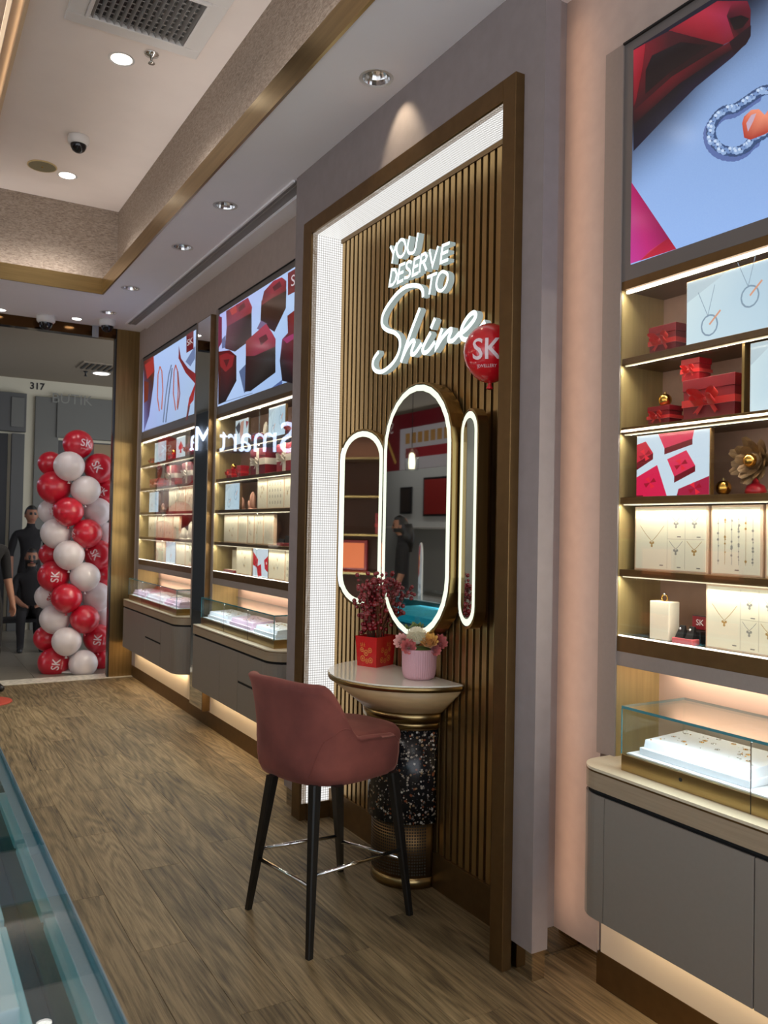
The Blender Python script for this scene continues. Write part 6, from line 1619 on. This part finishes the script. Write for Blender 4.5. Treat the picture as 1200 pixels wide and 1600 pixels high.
mb = MB(); s_ = 1.56/1.72; mb.lathe([(.075*s_, 1.425*s_), (.062*s_, 1.47*s_), (.066*s_, 1.475*s_), (.08*s_, 1.43*s_)], (0, 0, 0), 18); cb_ = mb.build('shirt_collar', M_WHITEPL); cb_.parent = pr_
figure('shop assistant in black seen from behind in the large mirror', (-.95, 7.75, 0), 2.2, 1.62, [M_SK, M_DC, M_DT, M_BLACK, M_HAIR], hair='long')
# red floor disc at the left edge
q = at(0, 1096, 'z', 0.0); t = thing('red_floor_disc', 'round red floor mat at the left edge near the doorway', 'mat', (q.x-.12, q.y, 0))
MB().lathe([(.0001, .012), (.2, .012), (.212, .008), (.215, .0), (.0001, .0)], (q.x-.12, q.y, .0005), 40).build('mat_body', pbr('red_mat', srgb(176, 66, 48), .6), t)

# ================================================================ counter row on the left (its near end fills the lower left corner)
CX0, CX1, CZ = -.50, .235, .95
def counter(label, ya, yb, side):
    t = thing('glass_counter', label, 'display counter', ((CX0+CX1)/2, (ya+yb)/2, 0), 'glass counters on the left')
    MB().bbox(CX0+.02, CX1-.02, ya+.01, yb-.01, .06, .70, b=.003).build('cabinet', M_TAUPE, t)
    MB().box(CX0+.04, CX1-.05, ya+.03, yb-.03, 0, .06).build('plinth', M_BRONZE, t)
    MB().bbox(CX0, CX1, ya, yb, .70, .735, b=.002).build('base', pbr('base_teal_shade', srgb(18, 60, 76), .35), t)  # dark teal seen through the glass, put into the base colour
    MB().box(CX0+.009, CX1-.009, ya+.009, yb-.009, .735, .738).build('case_floor', pbr('floor_teal_shade', srgb(20, 58, 72), .7), t)  # teal shade inside the glass case, put into the floor colour
    g_ = .008
    MB().box(CX1-g_, CX1, ya, yb, .735, CZ-g_).build('front_glass', MATS.get('teal_glass') or glass('teal_glass', (.30, .72, .80, 1)), t)
    MB().box(CX0, CX0+g_, ya, yb, .735, CZ-g_).build('rear_glass', M_GLASS, t)
    MB().box(CX0+g_, CX1-g_, ya, ya+g_, .735, CZ-g_).build('side_glass', M_GLASS, t)
    MB().box(CX0+g_, CX1-g_, yb-g_, yb, .735, CZ-g_).build('side_glass', M_GLASS, t)
    MB().box(CX0, CX1, ya, yb, CZ-g_, CZ).build('top_glass', M_GLASS, t)
    MB().box(CX1-.024, CX1+.001, ya, yb, CZ-.0095, CZ-g_).box(CX1, CX1+.0012, ya, yb, CZ-g_, CZ).build('edge_trim', pbr('pale_green_glass_rim', srgb(132, 154, 166), .15), t)
    area('lamp', (CX0+.03, (ya+yb)/2, CZ-.013), (0, math.radians(35), 0), .01, (yb-ya)*.9, 6.0*(yb-ya), (.92, .97, 1), t)
    n_ = int((yb-ya-.06)/.36)
    for i in range(n_):
        a = ya+.04+i*(yb-ya-.06)/n_; b_ = a+(yb-ya-.06)/n_-.03
        tr_ = thing('jewellery_tray', f'white jewellery tray {ORD[i]} from the near end, {side}', 'tray', (-.1, (a+b_)/2, .738), 'trays in the left counters')
        MB().bbox(CX0+.06, .195, a, b_, .7385, .76, b=.002).build('tray_base', M_TRAY, tr_)
        MB().bbox(CX0+.08, .175, a+.02, b_-.02, .76, .80, b=.003).build('tray_pad', M_TRAY, tr_)
        rnd = random.Random(i*7+int(ya*10)); mb = MB()
        for k in range(40): mb.sphere((CX0+.1+rnd.random()*(.55), a+.03+rnd.random()*(b_-a-.06), .801), .004, 6, 4, k % 2, (1, 1, .6))
        mb.build('jewellery', [M_CHROME, M_GOLD], tr_, 'stuff')
    return t
counter('glass jewellery counter in the lower left corner of the photo', .42, 2.55, 'inside the nearest left counter')
counter('second glass jewellery counter behind the nearest one, out on the left', 2.6, 4.7, 'inside the second left counter')
counter('third glass jewellery counter farther back on the left, seen in the mirror', 4.75, 6.6, 'inside the third left counter')
# arch-shaped poster on the third counter
ps = thing('arch_poster', 'arch-shaped counter poster with a red corner, seen in the large mirror', 'poster', (-.2, 6.2, CZ))
pts = [(-.16, 0), (.16, 0), (.16, .3)]+[(.16*math.cos(PI*i/10), .3+.14*math.sin(PI*i/10)) for i in range(1, 10)]+[(-.16, .3)]
PM = Matrix.Translation((-.2, 6.2, CZ+.0005)) @ Matrix.Rotation(math.radians(28), 4, 'Z')
mb = MB(PM); mb.prism([(a, b_) for a, b_ in pts], 0, .012, 'x'); mb.build('board', M_WHITEPL, ps)
ar = Art(lambda a, b_, h: PM @ Vector((.0125+h, a, b_)))
ar.poly(pts, srgb(190, 204, 222)); ar.poly([(-.02, .43), (.1, .4), (.16, .3), (.16, .12), (.05, .16)], srgb(168, 26, 36)); ar.dot(.06, .3, .03, srgb(220, 170, 70)); ar.dot(.09, .22, .025, srgb(220, 170, 70))
ar.line([(-.15, .3), (-.05, .12)], .01, srgb(110, 120, 140)); vs, fs = text_geo('CHARMS', .06); ar.tri([(u, .05+v_) for u, v_ in vs], fs, srgb(60, 60, 90)); ar.build('print', M_PRINT, ps)

# pendant lamps over the third counter
for i, (x, y) in enumerate(((-.3, 6.55), (-.3, 5.75))):
    t = thing('pendant_lamp', ['glass jar pendant lamp, left one in the large mirror', 'glass jar pendant lamp, right one in the large mirror'][i], 'lamp', (x, y, ZC+.12), 'pendant lamps over the left counters')
    zb = 2.05
    MB().tube([(x, y, ZU), (x, y, zb+.22)], .003, 6).build('cord', M_BLACK, t)
    MB().lathe([(.02, .22), (.045, .2), (.062, .16), (.066, .06), (.06, .01), (.05, 0)], (x, y, zb), 20).build('jar_shade', M_GLASS, t)
    MB().lathe([(.0001, .02), (.028, .02), (.032, .07), (.026, .15), (.012, .17), (.0001, .17)], (x, y, zb), 16).build('bulb', emis('pendant_bulb', (1, .85, .62, 1), 2.0), t)
# hanging banner across the mall
bn = thing('hanging_banner', 'dark red and white hanging banner with SK logo, seen in the large mirror', 'banner', (-2, 9.3, 2.3))
MB().bbox(-2.03, -2.0, 8.3, 10.2, 2.3, 3.05, b=.004).build('board', M_DRED, bn)
ar = Art(lambda a, b_, h: (-1.9995+h, a, b_))
ar.poly([(8.3, 2.3), (9.55, 2.3), (9.55, 2.85), (8.3, 2.85)], srgb(206, 200, 206)); ar.poly([(9.55, 2.3), (10.2, 2.3), (10.2, 3.05), (9.55, 3.05)], srgb(120, 20, 26))
vs, fs = text_geo('SK', .22); ar.tri([(9.85+u, 2.88+v_) for u, v_ in vs], fs, srgb(236, 216, 210))
for i in range(7): ar.poly([(8.4+.15*i, 2.64), (8.51+.15*i, 2.64), (8.51+.15*i, 2.78), (8.4+.15*i, 2.78)], srgb(190, 140, 70))
ar.poly([(8.4, 2.45), (9.4, 2.45), (9.4, 2.58), (8.4, 2.58)], srgb(160, 24, 36)); ar.line([(9.65, 2.4), (9.9, 2.75)], .05, srgb(206, 160, 80)); ar.build('print', M_PRINT, bn)
for y in (8.5, 10.0): MB().tube([(-2.015, y, 3.05), (-2.015, y, 3.52)], .004, 6).build('wire', M_GREY, bn)
# display wall beyond, seen in the mirror
dw = thing('shop_display_wall', 'pale display wall with framed pictures in the shop across the mall', 'wall display', (-4.4, 11.5, 0))
box('wall_panel', pbr('white_display_wall', srgb(190, 190, 188), .7), dw, -4.6, -4.4, 9.5, 14.6, 0, 3.4)
for i, (y, z, w_, h, c) in enumerate(((12.2, 1.75, .8, .7, (150, 40, 36)), (13.2, 1.8, .4, .5, (60, 50, 46)), (11.2, 1.75, .5, .75, (176, 60, 56)), (10.4, 1.4, .5, 1.3, (50, 120, 170)))):
    f_ = box('picture_frame', M_BLACK, dw, -4.4, -4.37, y-w_/2, y+w_/2, z, z+h, b=.004); box('picture', pbr(f'picture_{i}', srgb(*c), .5), f_, -4.37, -4.366, y-w_/2+.04, y+w_/2-.04, z+.04, z+h-.04)
area('lamp', (-3.9, 12, 3.3), (0, math.radians(-35), 0), .1, 3.5, 25, (1, .96, .92), dw)  # lamp without a fitting, added to brighten the display wall
box('shelf', M_WHITEPL, dw, -4.4, -4.1, 10.9, 13.6, 1.52, 1.56, b=.004)
# opposite wall shelf with red decorations (left mirror)
ow = thing('opposite_shelf', 'brown shelf unit with brass boards on the opposite side, seen in the left mirror', 'shelf', (-2.6, 5, 0))
box('back', pbr('brown_panel', srgb(86, 52, 36), .6), ow, -2.95, -2.9, 3.2, 7.6, 0, 3.4)
for z in (1.05, 1.45, 1.85, 2.25): box('shelf', M_BRASSH, ow, -2.9, -2.55, 3.2, 7.6, z-.025, z, b=.003)
area('lamp', (-2.6, 5.4, 2.6), (0, math.radians(-20), 0), .05, 4.0, 22, (1, .85, .65), ow)
for i, y in enumerate((3.9, 4.8, 5.7, 6.5)):
    gift_box('gift_box', f'{ORD[i]} red gift box from the camera end on the opposite shelf', y, 1.45, .3, .15, .22, M_RED, M_RIBBON, 'red boxes on the opposite shelf', x=-2.85)
for i, y in enumerate((4.4, 5.3, 6.1)):
    t = thing('glowing_panel', f'{ORD[i]} orange red lit display panel from the camera end on the opposite shelf', 'display', (-2.8, y, 1.05), 'lit red panels on the opposite shelf'); MB().bbox(-2.86, -2.82, y-.22, y+.22, 1.05, 1.38, b=.004).build('frame', M_RED, t); MB().box(-2.82, -2.816, y-.19, y+.19, 1.08, 1.35).build('panel', emis('orange_panel', (.9, .22, .08, 1), .7), t)
# unseen lamps added over the left half to brighten the store
for i, (x, y) in enumerate(((-.9, 1.5), (-.9, 4.2), (.1, -.6), (-1.9, 5.6))):
    t = thing('downlight', ['added ceiling downlight behind the left counters, nearest', 'added ceiling downlight behind the left counters, farther', 'added ceiling downlight above the photographer', 'added ceiling downlight by the opposite shelf'][i], 'downlight', (x, y, ZU+.3), 'recessed ceiling downlights')
    z = ZU+.3 if x < .5 else ZU
    MB().lathe([(.1, -.002), (.1, -.006), (.085, -.006)], (x, y, z), 20).build('rim', M_WHITEPL, t); MB().lathe([(.0001, -.005), (.085, -.005)], (x, y, z), 20).build('lens', M_LAMP, t)
    spot('lamp', (x, y, z-.02), 28, 115, (1, .96, .91), .6, .08, t)
